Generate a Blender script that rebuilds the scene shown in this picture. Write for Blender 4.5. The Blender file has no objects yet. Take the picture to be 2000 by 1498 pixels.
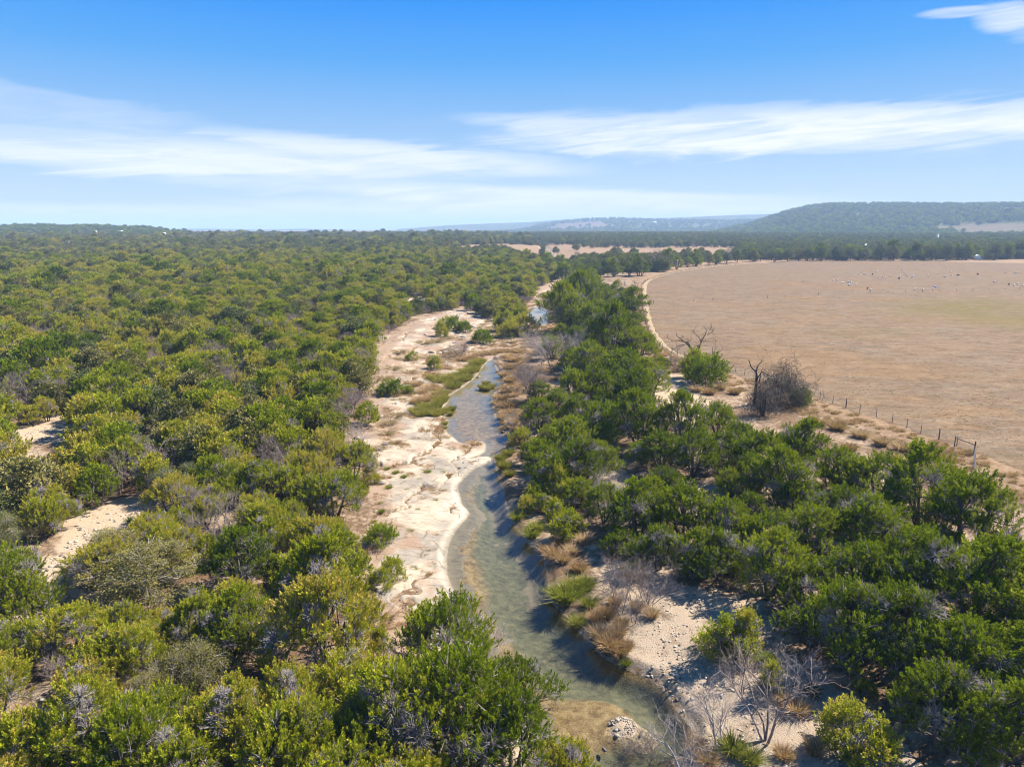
import bpy, math, random
import numpy as np
from mathutils import Vector

# ------------------------------------------------------------------ camera, sky, sun, exposure
SC = bpy.context.scene
COL = SC.collection
CAM_H = 30.0
PITCH = math.radians(12.6)
FPX = 1351.0                       # focal length in photo pixels (photo 2000 x 1498)
cam_d = bpy.data.cameras.new("camera")
cam_d.sensor_width = 36.0
cam_d.lens = FPX / 2000.0 * 36.0
cam_d.clip_start = 0.5
cam_d.clip_end = 30000.0
cam = bpy.data.objects.new("camera", cam_d)
COL.objects.link(cam)
cam.location = (0, 0, CAM_H)
cam.rotation_euler = (math.radians(90) - PITCH, 0, 0)
SC.camera = cam

SUN_AZ = math.radians(64)          # to the right of the view direction (+Y)
SUN_EL = math.radians(46)
SUN_DIR = Vector((math.sin(SUN_AZ) * math.cos(SUN_EL), math.cos(SUN_AZ) * math.cos(SUN_EL), math.sin(SUN_EL)))
sun_d = bpy.data.lights.new("sun", 'SUN')
sun_d.energy = 5.0
sun_d.angle = math.radians(0.55)
sun_d.color = (1.0, 0.93, 0.82)
sun = bpy.data.objects.new("sun", sun_d)
COL.objects.link(sun)
sun.rotation_euler = SUN_DIR.to_track_quat('Z', 'Y').to_euler()
sun.location = (60, 40, 90)

SC.view_settings.view_transform = 'Standard'
SC.view_settings.look = 'None'
SC.view_settings.exposure = 1.5
SC.view_settings.gamma = 1.0
SC.view_settings.use_curve_mapping = False
SC.render.engine = 'CYCLES'
SC.cycles.use_denoising = True
SC.cycles.filter_width = 1.1
SC.cycles.max_bounces = 6
SC.cycles.diffuse_bounces = 3
SC.cycles.glossy_bounces = 2
SC.cycles.transmission_bounces = 3
SC.cycles.transparent_max_bounces = 8
SC.cycles.volume_bounces = 0


class NT:
    """small helper to wire shader nodes"""
    def __init__(self, tree):
        self.t = tree
        tree.nodes.clear()

    def n(self, typ, **kw):
        nd = self.t.nodes.new(typ)
        for k, v in kw.items():
            setattr(nd, k, v)
        return nd

    def put(self, nd, sock, v):
        s = nd.inputs[sock]
        if hasattr(v, 'is_output'):
            self.t.links.new(v, s)
        else:
            if isinstance(v, (tuple, list)) and s.type == 'RGBA' and len(v) == 3:
                v = (*v, 1.0)
            s.default_value = v

    def math(self, op, a, b=None, c=None, clamp=False):
        nd = self.n('ShaderNodeMath', operation=op, use_clamp=clamp)
        self.put(nd, 0, a)
        if b is not None:
            self.put(nd, 1, b)
        if c is not None:
            self.put(nd, 2, c)
        return nd.outputs[0]

    def mix(self, f, a, b, blend='MIX'):
        nd = self.n('ShaderNodeMix', data_type='RGBA', blend_type=blend)
        self.put(nd, 0, f)
        self.put(nd, 6, a)
        self.put(nd, 7, b)
        return nd.outputs[2]

    def noise(self, vec, scale, detail=4, rough=0.55, dist=0.0):
        nd = self.n('ShaderNodeTexNoise')
        if vec is not None:
            self.put(nd, 'Vector', vec)
        self.put(nd, 'Scale', scale)
        self.put(nd, 'Detail', detail)
        self.put(nd, 'Roughness', rough)
        self.put(nd, 'Distortion', dist)
        return nd.outputs['Fac']

    def mapping(self, vec, scale=(1, 1, 1), rot=(0, 0, 0), loc=(0, 0, 0)):
        nd = self.n('ShaderNodeMapping')
        self.put(nd, 'Vector', vec)
        nd.inputs['Scale'].default_value = scale
        nd.inputs['Rotation'].default_value = rot
        nd.inputs['Location'].default_value = loc
        return nd.outputs[0]

    def ramp(self, f, stops, interp='LINEAR'):
        nd = self.n('ShaderNodeValToRGB')
        cr = nd.color_ramp
        cr.interpolation = interp
        while len(cr.elements) < len(stops):
            cr.elements.new(0.5)
        for e, (p, c) in zip(cr.elements, stops):
            e.position = p
            e.color = (*c, 1.0) if len(c) == 3 else c
        self.put(nd, 'Fac', f)
        return nd.outputs[0]

    def step(self, f, a, b):
        nd = self.n('ShaderNodeMapRange', interpolation_type='SMOOTHSTEP')
        self.put(nd, 0, f)
        self.put(nd, 1, a)
        self.put(nd, 2, b)
        return nd.outputs[0]


world = bpy.data.worlds.new("World")
SC.world = world
world.use_nodes = True


def build_world():
    w = NT(world.node_tree)
    out = w.n('ShaderNodeOutputWorld')
    bg = w.n('ShaderNodeBackground')
    sky = w.n('ShaderNodeTexSky', sky_type='NISHITA')
    sky.sun_disc = False
    sky.sun_elevation = SUN_EL
    sky.sun_rotation = SUN_AZ
    sky.air_density = 1.0
    sky.dust_density = 0.6
    sky.ozone_density = 2.0
    tc = w.n('ShaderNodeTexCoord')
    sep = w.n('ShaderNodeSeparateXYZ')
    w.put(sep, 0, tc.outputs['Generated'])
    x, y, z = sep.outputs
    az = w.math('ARCTAN2', x, y)
    el = w.math('ARCSINE', w.math('MINIMUM', w.math('MAXIMUM', z, -1.0), 1.0))
    # colour grade of the clear sky with height above the horizon
    t = w.math('DIVIDE', el, math.radians(90))
    grade = w.ramp(t, [(0.0, SKY[0]), (0.035, SKY[1]), (0.08, SKY[2]), (0.135, SKY[3]), (0.19, SKY[4]), (0.45, SKY[5]), (1.0, SKY[6])])
    clear = w.mix(0.985, sky.outputs[0], w.mix(1.0, grade, (8.6, 8.6, 8.6), 'MULTIPLY'))
    # thin stretched cirrus: direction noise, long along the horizon
    cv = w.n('ShaderNodeCombineXYZ')
    w.put(cv, 0, w.math('MULTIPLY', az, 1.0))
    w.put(cv, 1, w.math('ADD', w.math('MULTIPLY', el, 6.0), w.math('MULTIPLY', az, 0.35)))
    w.put(cv, 2, 0.3)
    n1 = w.noise(cv.outputs[0], 3.2, 7, 0.58, 0.6)
    cv2 = w.n('ShaderNodeCombineXYZ')
    w.put(cv2, 0, w.math('MULTIPLY', az, 1.0))
    w.put(cv2, 1, w.math('ADD', w.math('MULTIPLY', el, 11.0), w.math('MULTIPLY', az, -0.8)))
    n2 = w.noise(cv2.outputs[0], 5.5, 6, 0.6, 0.9)
    warp = w.math('MULTIPLY', w.math('SUBTRACT', n1, 0.5), 1.0)
    warp2 = w.math('MULTIPLY', w.math('SUBTRACT', n2, 0.5), 1.0)
    total = None
    for (px, py, hw, hh, tilt, k, wv) in CLOUDS:
        cu, cvv = (px - 1000) / FPX, (749 - py) / FPX
        cd = Vector((cu, math.cos(PITCH) + cvv * math.sin(PITCH), -math.sin(PITCH) + cvv * math.cos(PITCH))).normalized()
        u0, v0 = math.tan(math.atan2(cd.x, cd.y)), math.asin(cd.z)
        a, b = hw / FPX, hh / FPX
        du = w.math('SUBTRACT', az, math.atan(u0))
        dv = w.math('SUBTRACT', w.math('SUBTRACT', el, v0), w.math('MULTIPLY', du, tilt))
        dv = w.math('ADD', dv, w.math('MULTIPLY', warp, b * wv))
        dv = w.math('ADD', dv, w.math('MULTIPLY', warp2, b * wv * 0.9))
        du = w.math('ADD', du, w.math('MULTIPLY', warp2, a * 0.5))
        r = w.math('ADD', w.math('POWER', w.math('ABSOLUTE', w.math('DIVIDE', du, a)), 2.0),
                   w.math('POWER', w.math('ABSOLUTE', w.math('DIVIDE', dv, b)), 2.0))
        m = w.math('MULTIPLY', w.step(r, 1.35, 0.1), k)
        total = m if total is None else w.math('MAXIMUM', total, m)
    dens = w.math('MULTIPLY', total, w.math('ADD', 0.38, w.math('MULTIPLY', w.step(w.math('ADD', w.math('MULTIPLY', n1, 0.5), w.math('MULTIPLY', n2, 0.5)), 0.36, 0.62), 0.62)))
    # the same kind of faint wisps all round the sky
    cv3 = w.n('ShaderNodeCombineXYZ')
    w.put(cv3, 0, w.math('MULTIPLY', x, 1.2))
    w.put(cv3, 1, w.math('MULTIPLY', y, 1.2))
    w.put(cv3, 2, w.math('MULTIPLY', z, 7.0))
    n3 = w.noise(cv3.outputs[0], 1.7, 6, 0.6, 0.5)
    wisp = w.math('MULTIPLY', w.step(n3, 0.58, 0.85), 0.10)
    dens = w.math('MAXIMUM', dens, wisp, clamp=True)
    colr = w.mix(dens, clear, CLOUD_COL)
    w.put(bg, 'Color', colr)
    w.put(bg, 'Strength', 0.107)
    w.t.links.new(bg.outputs[0], out.inputs[0])


SKY = [(0.27, 0.305, 0.352), (0.205, 0.275, 0.348), (0.118, 0.212, 0.345), (0.035, 0.155, 0.355), (0.000, 0.108, 0.370), (0.004, 0.085, 0.290), (0.012, 0.060, 0.170)]
CLOUD_COL = (3.6, 3.62, 3.7)
# photo px centre x, y, half width, half height, tilt, strength, waviness
CLOUDS = [(1560, 258, 560, 46, -0.015, 1.0, 1.3),
          (1160, 248, 260, 24, -0.05, 0.62, 1.8),
          (330, 305, 620, 34, -0.015, 0.80, 1.5),
          (760, 300, 380, 26, -0.07, 0.72, 1.6),
          (1060, 388, 560, 24, -0.03, 0.85, 1.4),
          (700, 365, 420, 20, -0.03, 0.5, 1.6),
          (60, 215, 280, 40, -0.08, 0.34, 2.4),
          (300, 424, 1000, 22, 0.0, 0.8, 1.0),
          (1150, 412, 700, 24, -0.01, 0.8, 1.2),
          (1985, 40, 60, 26, -0.2, 0.9, 1.2),
          (1880, 24, 60, 9, -0.05, 0.7, 1.2)]
build_world()

# ------------------------------------------------------------------ helpers
RNG = np.random.default_rng(11)
random.seed(11)


def G(x, y, z=0.0):
    """photo pixel -> world point on the level z"""
    u, v = (x - 1000) / FPX, (749 - y) / FPX
    dy, dz = math.cos(PITCH) + v * math.sin(PITCH), -math.sin(PITCH) + v * math.cos(PITCH)
    t = (z - CAM_H) / dz
    return np.array((u * t, dy * t))


def P(x, y, z):
    """world -> photo pixel (for sorting and naming only)"""
    x, y, z = np.asarray(x, float), np.asarray(y, float), np.asarray(z, float) - CAM_H
    f = y * math.cos(PITCH) - z * math.sin(PITCH)
    u = y * math.sin(PITCH) + z * math.cos(PITCH)
    return 1000 + FPX * x / f, 749 - FPX * u / f


def sm(x, a, b):
    t = np.clip((x - a) / (b - a), 0, 1)
    return t * t * (3 - 2 * t)


def _hash(i, j, s):
    n = (i.astype(np.int64) * 374761393 + j.astype(np.int64) * 668265263 + s * 1442695041) & 0x7fffffff
    n = ((n ^ (n >> 13)) * 1274126177) & 0x7fffffff
    return ((n ^ (n >> 16)) & 0xffff) / 65535.0


def vnoise(x, y, s=0):
    i, j = np.floor(x), np.floor(y)
    fx, fy = x - i, y - j
    fx, fy = fx * fx * (3 - 2 * fx), fy * fy * (3 - 2 * fy)
    a, b = _hash(i, j, s), _hash(i + 1, j, s)
    c, d = _hash(i, j + 1, s), _hash(i + 1, j + 1, s)
    return (a + (b - a) * fx) * (1 - fy) + (c + (d - c) * fx) * fy


def fbm(x, y, s=0, oct=4):
    v, a, t = 0, 0.5, 0
    for o in range(oct):
        v = v + a * vnoise(x * 2 ** o + 17.3 * o, y * 2 ** o - 9.1 * o, s + o)
        t += a
        a *= 0.5
    return v / t


def seg_dist(x, y, pts, closed=False):
    d = np.full(x.shape, 1e9)
    n = len(pts)
    for k in range(n if closed else n - 1):
        ax, ay = pts[k]
        bx, by = pts[(k + 1) % n]
        ex, ey = bx - ax, by - ay
        t = np.clip(((x - ax) * ex + (y - ay) * ey) / (ex * ex + ey * ey + 1e-12), 0, 1)
        d = np.minimum(d, np.hypot(x - ax - t * ex, y - ay - t * ey))
    return d


def inside(x, y, pts):
    r = np.zeros(x.shape, bool)
    n = len(pts)
    for k in range(n):
        ax, ay = pts[k]
        bx, by = pts[(k + 1) % n]
        c = (ay > y) != (by > y)
        if ay != by:
            r ^= c & (x < (bx - ax) * (y - ay) / (by - ay) + ax)
    return r


def sdf(x, y, pts):
    d = seg_dist(x, y, pts, True)
    return np.where(inside(x, y, pts), -d, d)


def smooth_poly(pts, it=2, closed=True):
    p = np.array(pts, float)
    for _ in range(it):
        q = np.roll(p, -1, 0) if closed else p[1:]
        a = p if closed else p[:-1]
        r = np.empty((2 * len(a), 2))
        r[0::2] = a * .75 + q * .25
        r[1::2] = a * .25 + q * .75
        p = r if closed else np.vstack([p[:1], r, p[-1:]])
    return p


def pxpoly(lst, z=0.0):
    return np.array([G(x, y, z) for x, y in lst])


# ------------------------------------------------------------------ the plan of the place, traced on the ground
LEFT_EDGE = [(1050, 1498), (1040, 1440), (1000, 1400), (960, 1330), (920, 1260), (890, 1215), (874, 1192), (882, 1160), (868, 1130),
             (865, 1095), (870, 1060), (888, 1030), (910, 1009), (912, 1000), (896, 985), (894, 969), (886, 953), (898, 937),
             (918, 917), (940, 908), (958, 898), (954, 893), (938, 893), (916, 899), (918, 894), (938, 888), (946, 878), (944, 864), (925, 862), (897, 869),
             (880, 853), (868, 845), (868, 834), (874, 825), (866, 812), (840, 813), (828, 808), (845, 802), (862, 797), (873, 785),
             (873, 774), (898, 758), (920, 743), (934, 727), (945, 711), (955, 703)]
RIGHT_EDGE = [(966, 703), (970, 722), (986, 738), (980, 752), (962, 775), (962, 788), (968, 812), (982, 836), (993, 846), (995, 868),
              (976, 883), (967, 895), (970, 912), (984, 950), (992, 1000), (1010, 1030), (1030, 1058), (1062, 1090), (1074, 1130), (1076, 1175),
              (1105, 1200), (1130, 1230), (1150, 1252), (1172, 1282), (1205, 1303), (1240, 1322), (1272, 1345), (1290, 1375), (1312, 1402), (1332, 1430), (1322, 1465),
              (1275, 1498)]
RIGHT_EDGE = [(x + 26 * min(max((y - 1270) / 60, 0), 1), y) for x, y in RIGHT_EDGE]
le, re_ = pxpoly(LEFT_EDGE), pxpoly(RIGHT_EDGE)
MAIN_POOL = smooth_poly(np.vstack([[(0.5, 26), (-1, 12)], le, re_, [(8, 12), (8.0, 27)]])[:, :], 1)
LE_W = np.vstack([[(-1, 12), (0.5, 26)], le])
RE_W = np.vstack([re_, [(8.0, 27), (8, 12)]])
FAR_POOL = smooth_poly(pxpoly([(1028, 606), (1034, 601), (1050, 599), (1066, 601), (1070, 606), (1074, 620), (1071, 633), (1055, 637), (1040, 632), (1031, 618)]), 2)
FARTHER_POOL = smooth_poly(pxpoly([(1044, 577), (1060, 570), (1078, 567), (1082, 574), (1066, 581), (1048, 584)]), 1)
POOLS = [MAIN_POOL, FAR_POOL, FARTHER_POOL]
CORRIDOR = np.vstack([[(3.5, 12), (3.8, 30)], pxpoly([(1120, 1350), (990, 1150), (955, 990), (950, 940), (961, 900), (964, 880), (945, 855), (925, 820), (920, 775), (950, 730), (961, 705), (1010, 665), (1050, 625), (1062, 595), (1066, 570), (1090, 550), (1110, 538), (1120, 530)])])

FIELD_PX = [(1257, 549), (1256, 572), (1260, 600), (1268, 640), (1288, 676), (1330, 701), (1400, 722), (1470, 742), (1540, 762), (1582, 774), (1614, 785),
            (1647, 797), (1682, 808), (1719, 819), (1759, 832), (1802, 849), (1848, 864), (1902, 884), (2050, 940), (2400, 1040), (3200, 1200)]
FIELD = np.vstack([pxpoly(FIELD_PX, 2.5), [(420, 120), (760, 560)], pxpoly([(2000, 505), (1938, 508), (1575, 510.5), (1500, 513), (1430, 516), (1345, 525), (1290, 536)], 2.5)])
TRACK = smooth_poly(pxpoly([(1500, 513.5), (1430, 517.2), (1345, 527), (1290, 539), (1260, 550), (1259, 575), (1263, 602), (1272, 640), (1294, 676), (1345, 702), (1420, 725), (1490, 745), (1560, 766), (1640, 790), (1760, 827), (1902, 878)], 2.5), 2, False)
FENCE_PX = [(1600, 510), (1430, 518), (1345, 528), (1285, 543), (1253, 552), (1253, 580), (1255, 605), (1265, 650), (1280, 672), (1298, 684), (1331, 697), (1370, 708), (1407, 718), (1428, 725), (1450, 732),
            (1495, 747), (1540, 762), (1582, 775), (1614, 785), (1647, 796), (1682, 808), (1720, 818), (1759, 831), (1802, 850), (1848, 864), (1902, 886)]

SHELF_PX = [(1050, 1520), (900, 1420), (780, 1290), (735, 1240), (700, 1210), (668, 1180), (682, 1140), (700, 1100), (706, 1050), (722, 1000), (716, 950), (690, 910), (664, 880), (690, 850), (745, 850),
            (728, 800), (722, 770), (740, 742), (735, 700), (762, 670), (800, 640), (850, 622), (905, 604), (960, 612), (1010, 622), (1026, 600), (1055, 560), (1095, 545), (1110, 552), (1085, 575),
            (1075, 600), (1080, 640), (1060, 665), (1020, 690), (990, 705), (990, 735), (975, 780), (960, 800), (960, 900), (985, 1000), (1040, 1080), (1060, 1200), (1100, 1300), (1180, 1400), (1150, 1520)]
SHELF = pxpoly(SHELF_PX, 0.4)
BANK_PX = [(1180, 1290), (1215, 1255), (1230, 1200), (1265, 1150), (1310, 1140), (1370, 1180), (1420, 1240), (1500, 1290), (1590, 1330), (1680, 1390), (1740, 1440), (1790, 1510), (1800, 1600), (1220, 1600),
           (1200, 1498), (1170, 1440), (1150, 1330)]
BANK = pxpoly(BANK_PX, 0.8)


def pool_sdf(x, y):
    d = np.full(x.shape, 1e9)
    for p in POOLS:
        d = np.minimum(d, sdf(x, y, p))
    return d


def xc(y):
    return np.interp(y, CORRIDOR[:, 1], CORRIDOR[:, 0])


SHOAL_C, SHOAL_R = G(1160, 1405), (3.0, 2.6)
ISLE_C = G(1238, 1428)


def hgt(x, y, full=False):
    x, y = np.asarray(x, float), np.asarray(y, float)
    s = x.shape
    x, y = x.ravel(), y.ravel()
    d = np.hypot(x, y)
    near = (np.abs(x - xc(y)) < 60) & (y < 460) & (y > 8)
    sw = np.abs(x - xc(y)) - 5.0
    if near.any():
        sw[near] = np.minimum(pool_sdf(x[near], y[near]), np.maximum(np.abs(x[near] - xc(y[near])) - 3.0 - 0.01 * y[near], 0.15) + 0.5 * (y[near] < 165))
    swl = np.maximum(sw, 0)
    right = x > xc(y)
    nz = fbm(x / 9.0, y / 9.0, 3)
    n2 = fbm(x / 1.7, y / 1.7, 8)
    left = 0.06 + 0.10 * sm(swl, 0, .6) + 0.45 * sm(swl, .5, 8) + 1.3 * sm(swl, 7, 26) + 2.5 * sm(swl, 30, 160) + 9 * sm(d, 250, 1500) + 0.5 * (nz - .5) * sm(swl, 1, 10)
    rgt = 0.05 + 0.45 * sm(swl, 0, .8) + 0.55 * sm(swl, .8, 7) + 1.4 * sm(swl, 6, 26) + 11 * sm(d, 600, 1700) + 0.35 * (nz - .5) * sm(swl, 1, 10) * (1 - sm(swl, 18, 40) * .6)
    h = np.where(right, rgt, left)
    h = h + 0.10 * (n2 - .5) * sm(swl, 0.2, 2)
    # creek bed: rock shelf dipping in from one side, deeper along the other bank
    ins = sw < 0
    dep = np.zeros_like(h)
    if ins.any():
        xi, yi = x[ins], y[ins]
        dl, dr = seg_dist(xi, yi, LE_W), seg_dist(xi, yi, RE_W)
        q = dl / (dl + dr + 1e-6)
        deep = 0.05 + 0.85 * sm(q, .18, .7) * sm(dr, -.1, 1.6) * (1 - .88 * sm(yi, 66, 100)) + .12 * sm(-sw[ins], 0, 1.0)
        deep = deep + 0.10 * (n2[ins] - .5)
        r = np.hypot((xi - SHOAL_C[0]) / SHOAL_R[0], (yi - SHOAL_C[1]) / SHOAL_R[1]) + .35 * (nz[ins] - .5)
        deep = deep * sm(r, .55, 1.5) + 0.10 * (1 - sm(r, .55, 1.5))
        dep[ins] = np.maximum(deep, 0.03)
    r2 = np.hypot((x - ISLE_C[0]) / 1.9, (y - ISLE_C[1]) / 1.35) + .5 * (fbm(x / 1.1, y / 1.1, 21) - .5)
    isle = sm(r2, 1.25, .3) * 0.42
    z = np.where(ins, -dep * sm(-sw, 0, .5) + .05 * (1 - sm(-sw, 0, .5)), h)
    z = np.where((r2 < 1.25) & ins, np.maximum(z, z + isle), z)
    if full:
        return z.reshape(s), sw.reshape(s), dep.reshape(s), right.reshape(s)
    return z.reshape(s)


def gnd(px, py):
    """photo pixel -> point on the terrain"""
    z = 1.0
    for _ in range(8):
        g = G(px, py, z)
        z = float(hgt(np.array([g[0]]), np.array([g[1]]))[0])
    return np.array((g[0], g[1], z))


# ------------------------------------------------------------------ mesh building
def mesh_from(name, V, quads=None, tris=None, mats=(), mi=None, attrs=None, smooth=False, point_attrs=None):
    V = np.asarray(V, np.float32)
    parts, sizes = [], []
    for f, k in ((quads, 4), (tris, 3)):
        if f is not None and len(f):
            parts.append(np.asarray(f, np.int32).ravel())
            sizes.append(np.full(len(f), k, np.int32))
    loops = np.concatenate(parts)
    tot = np.concatenate(sizes)
    me = bpy.data.meshes.new(name)
    me.vertices.add(len(V))
    me.vertices.foreach_set('co', V.ravel())
    me.loops.add(len(loops))
    me.loops.foreach_set('vertex_index', loops)
    me.polygons.add(len(tot))
    start = np.zeros(len(tot), np.int32)
    start[1:] = np.cumsum(tot)[:-1]
    me.polygons.foreach_set('loop_start', start)
    me.polygons.foreach_set('loop_total', tot)
    if smooth:
        me.polygons.foreach_set('use_smooth', np.ones(len(tot), bool))
    for m in mats:
        me.materials.append(m)
    if mi is not None:
        me.polygons.foreach_set('material_index', np.asarray(mi, np.int32))
    for k, a in (attrs or {}).items():
        at = me.attributes.new(k, 'FLOAT', 'FACE')
        at.data.foreach_set('value', np.asarray(a, np.float32))
    for k, a in (point_attrs or {}).items():
        at = me.attributes.new(k, 'FLOAT', 'POINT')
        at.data.foreach_set('value', np.asarray(a, np.float32))
    me.update(calc_edges=True)
    return me


def link(name, data, parent=None, loc=None, **props):
    o = bpy.data.objects.new(name, data)
    COL.objects.link(o)
    if parent is not None:
        o.parent = parent
    if loc is not None:
        o.location = loc
    for k, v in props.items():
        o[k] = v
    return o


def thing(name, loc, rz=0.0, s=1.0, **props):
    o = link(name, None, None, tuple(float(c) for c in loc), **props)
    o.rotation_euler = (0, 0, rz)
    o.scale = (s, s, s) if not isinstance(s, tuple) else s
    o.empty_display_size = 0.3
    return o


class Geo:
    """accumulates vertices and faces with a material index and a per-face tint"""
    def __init__(self):
        self.V, self.Q, self.T, self.qm, self.tm, self.qt, self.tt, self.n = [], [], [], [], [], [], [], 0

    def add(self, V, Q=None, T=None, m=0, tint=0.5):
        V = np.asarray(V, float).reshape(-1, 3)
        if Q is not None:
            Q = np.asarray(Q, int).reshape(-1, 4)
            self.Q.append(Q + self.n)
            self.qm.append(np.full(len(Q), m))
            self.qt.append(np.broadcast_to(np.asarray(tint, float), (len(Q),)))
        if T is not None:
            T = np.asarray(T, int).reshape(-1, 3)
            self.T.append(T + self.n)
            self.tm.append(np.full(len(T), m))
            self.tt.append(np.broadcast_to(np.asarray(tint, float), (len(T),)))
        self.V.append(V)
        self.n += len(V)

    def merge(self, g, m=None):
        for V in g.V:
            self.V.append(V)
        for Q, a, t in zip(g.Q, g.qm, g.qt):
            self.Q.append(Q + self.n)
            self.qm.append(a if m is None else np.full(len(Q), m))
            self.qt.append(t)
        for T, a, t in zip(g.T, g.tm, g.tt):
            self.T.append(T + self.n)
            self.tm.append(a if m is None else np.full(len(T), m))
            self.tt.append(t)
        self.n += g.n

    def tube(self, pts, rad, sides=5, m=0, tint=0.5, cap=False):
        pts = np.asarray(pts, float)
        k = len(pts)
        rad = np.broadcast_to(np.asarray(rad, float), (k,))
        d = np.gradient(pts, axis=0)
        d /= np.linalg.norm(d, axis=1)[:, None] + 1e-9
        ref = np.where(np.abs(d[:, 2:3]) > .9, np.array([[1., 0, 0]]), np.array([[0, 0, 1.]]))
        u = np.cross(d, ref)
        u /= np.linalg.norm(u, axis=1)[:, None] + 1e-9
        v = np.cross(d, u)
        a = np.arange(sides) / sides * 2 * np.pi
        ring = pts[:, None] + rad[:, None, None] * (u[:, None] * np.cos(a)[None, :, None] + v[:, None] * np.sin(a)[None, :, None])
        i = np.arange(k - 1)[:, None] * sides
        j = np.arange(sides)[None]
        j2 = (j + 1) % sides
        Q = np.stack([i + j, i + j2, i + sides + j2, i + sides + j], -1).reshape(-1, 4)
        T = None
        V = ring.reshape(-1, 3)
        if cap:
            V = np.vstack([V, pts[-1], pts[0]])
            e = (k - 1) * sides
            T = [(e + q, e + (q + 1) % sides, k * sides) for q in range(sides)] + [((q + 1) % sides, q, k * sides + 1) for q in range(sides)]
        self.add(V, Q, T, m, tint)

    def sticks(self, A, B, ra, rb, m=0, tint=0.5):
        """many thin three-sided twigs at once"""
        A, B = np.asarray(A, float), np.asarray(B, float)
        n = len(A)
        if not n:
            return
        d = B - A
        d /= np.linalg.norm(d, axis=1)[:, None] + 1e-9
        ref = np.where(np.abs(d[:, 2:3]) > .9, np.array([[1., 0, 0]]), np.array([[0, 0, 1.]]))
        u = np.cross(d, ref)
        u /= np.linalg.norm(u, axis=1)[:, None] + 1e-9
        v = np.cross(d, u)
        ra = np.broadcast_to(np.asarray(ra, float), (n,))[:, None]
        rb = np.broadcast_to(np.asarray(rb, float), (n,))[:, None]
        out = []
        for c, r in ((A, ra), (B, rb)):
            for q in range(3):
                a = q * 2.0944
                out.append(c + r * (u * math.cos(a) + v * math.sin(a)))
        V = np.stack(out, 1).reshape(-1, 3)
        b = np.arange(n)[:, None] * 6
        Q = np.concatenate([b + np.array([[0, 1, 4, 3]]), b + np.array([[1, 2, 5, 4]]), b + np.array([[2, 0, 3, 5]])])
        self.add(V, Q, None, m, np.tile(np.broadcast_to(np.asarray(tint, float), (n,)), 3))

    def box(self, c, s, m=0, tint=.5, rz=0.0):
        c, s = np.asarray(c, float), np.asarray(s, float) / 2
        V = np.array([(a, b, e) for e in (-1, 1) for b in (-1, 1) for a in (-1, 1)], float) * s
        if rz:
            R = np.array([[math.cos(rz), -math.sin(rz), 0], [math.sin(rz), math.cos(rz), 0], [0, 0, 1]])
            V = V @ R.T
        self.add(V + c, [(0, 2, 3, 1), (4, 5, 7, 6), (0, 1, 5, 4), (1, 3, 7, 5), (3, 2, 6, 7), (2, 0, 4, 6)], None, m, tint)

    def mesh(self, name, mats, smooth=False):
        V = np.vstack(self.V)
        Q = np.vstack(self.Q) if self.Q else None
        T = np.vstack(self.T) if self.T else None
        mi = np.concatenate([np.concatenate(a) for a in (self.qm, self.tm) if a])
        ti = np.concatenate([np.concatenate(a) for a in (self.qt, self.tt) if a])
        return mesh_from(name, V, Q, T, mats, mi, {'tint': ti}, smooth)


# ------------------------------------------------------------------ materials
def mat(name):
    m = bpy.data.materials.new(name)
    m.use_nodes = True
    w = NT(m.node_tree)
    out = w.n('ShaderNodeOutputMaterial')
    return m, w, out


def attr(w, name):
    a = w.n('ShaderNodeAttribute')
    a.attribute_name = name
    return a.outputs['Fac']


def leaf_mat(name, stops, trans=0.3, spread=0.5, sheen=0.12):
    m, w, out = mat(name)
    oi = w.n('ShaderNodeObjectInfo')
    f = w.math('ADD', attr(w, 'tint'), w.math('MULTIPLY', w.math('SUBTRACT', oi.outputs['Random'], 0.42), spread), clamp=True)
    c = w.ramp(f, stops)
    df = w.n('ShaderNodeBsdfDiffuse')
    w.put(df, 'Color', c)
    tr = w.n('ShaderNodeBsdfTranslucent')
    w.put(tr, 'Color', w.mix(0.5, c, (0.16, 0.20, 0.01), 'MIX'))
    mx = w.n('ShaderNodeMixShader')
    w.put(mx, 0, trans)
    w.t.links.new(df.outputs[0], mx.inputs[1])
    w.t.links.new(tr.outputs[0], mx.inputs[2])
    gl = w.n('ShaderNodeBsdfGlossy')
    w.put(gl, 'Roughness', 0.5)
    w.put(gl, 'Color', (0.5, 0.55, 0.45))
    m2 = w.n('ShaderNodeMixShader')
    w.put(m2, 0, sheen * 0.08)
    w.t.links.new(mx.outputs[0], m2.inputs[1])
    w.t.links.new(gl.outputs[0], m2.inputs[2])
    w.t.links.new(m2.outputs[0], out.inputs[0])
    return m


def diffuse_mat(name, stops, rough=0.9, nscale=6.0, use_attr=True, bump=0.0):
    m, w, out = mat(name)
    b = w.n('ShaderNodeBsdfPrincipled')
    g = w.n('ShaderNodeNewGeometry')
    n = w.noise(g.outputs['Position'], nscale, 4)
    f = w.math('ADD', w.math('MULTIPLY', n, 0.6), w.math('MULTIPLY', attr(w, 'tint'), 0.4)) if use_attr else n
    w.put(b, 'Base Color', w.ramp(f, stops))
    w.put(b, 'Roughness', rough)
    w.put(b, 'Specular IOR Level', 0.15)
    if bump:
        bp = w.n('ShaderNodeBump')
        w.put(bp, 'Strength', bump)
        w.put(bp, 'Distance', 0.05)
        w.put(bp, 'Height', n)
        w.t.links.new(bp.outputs[0], b.inputs['Normal'])
    w.t.links.new(b.outputs[0], out.inputs[0])
    return m


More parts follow.
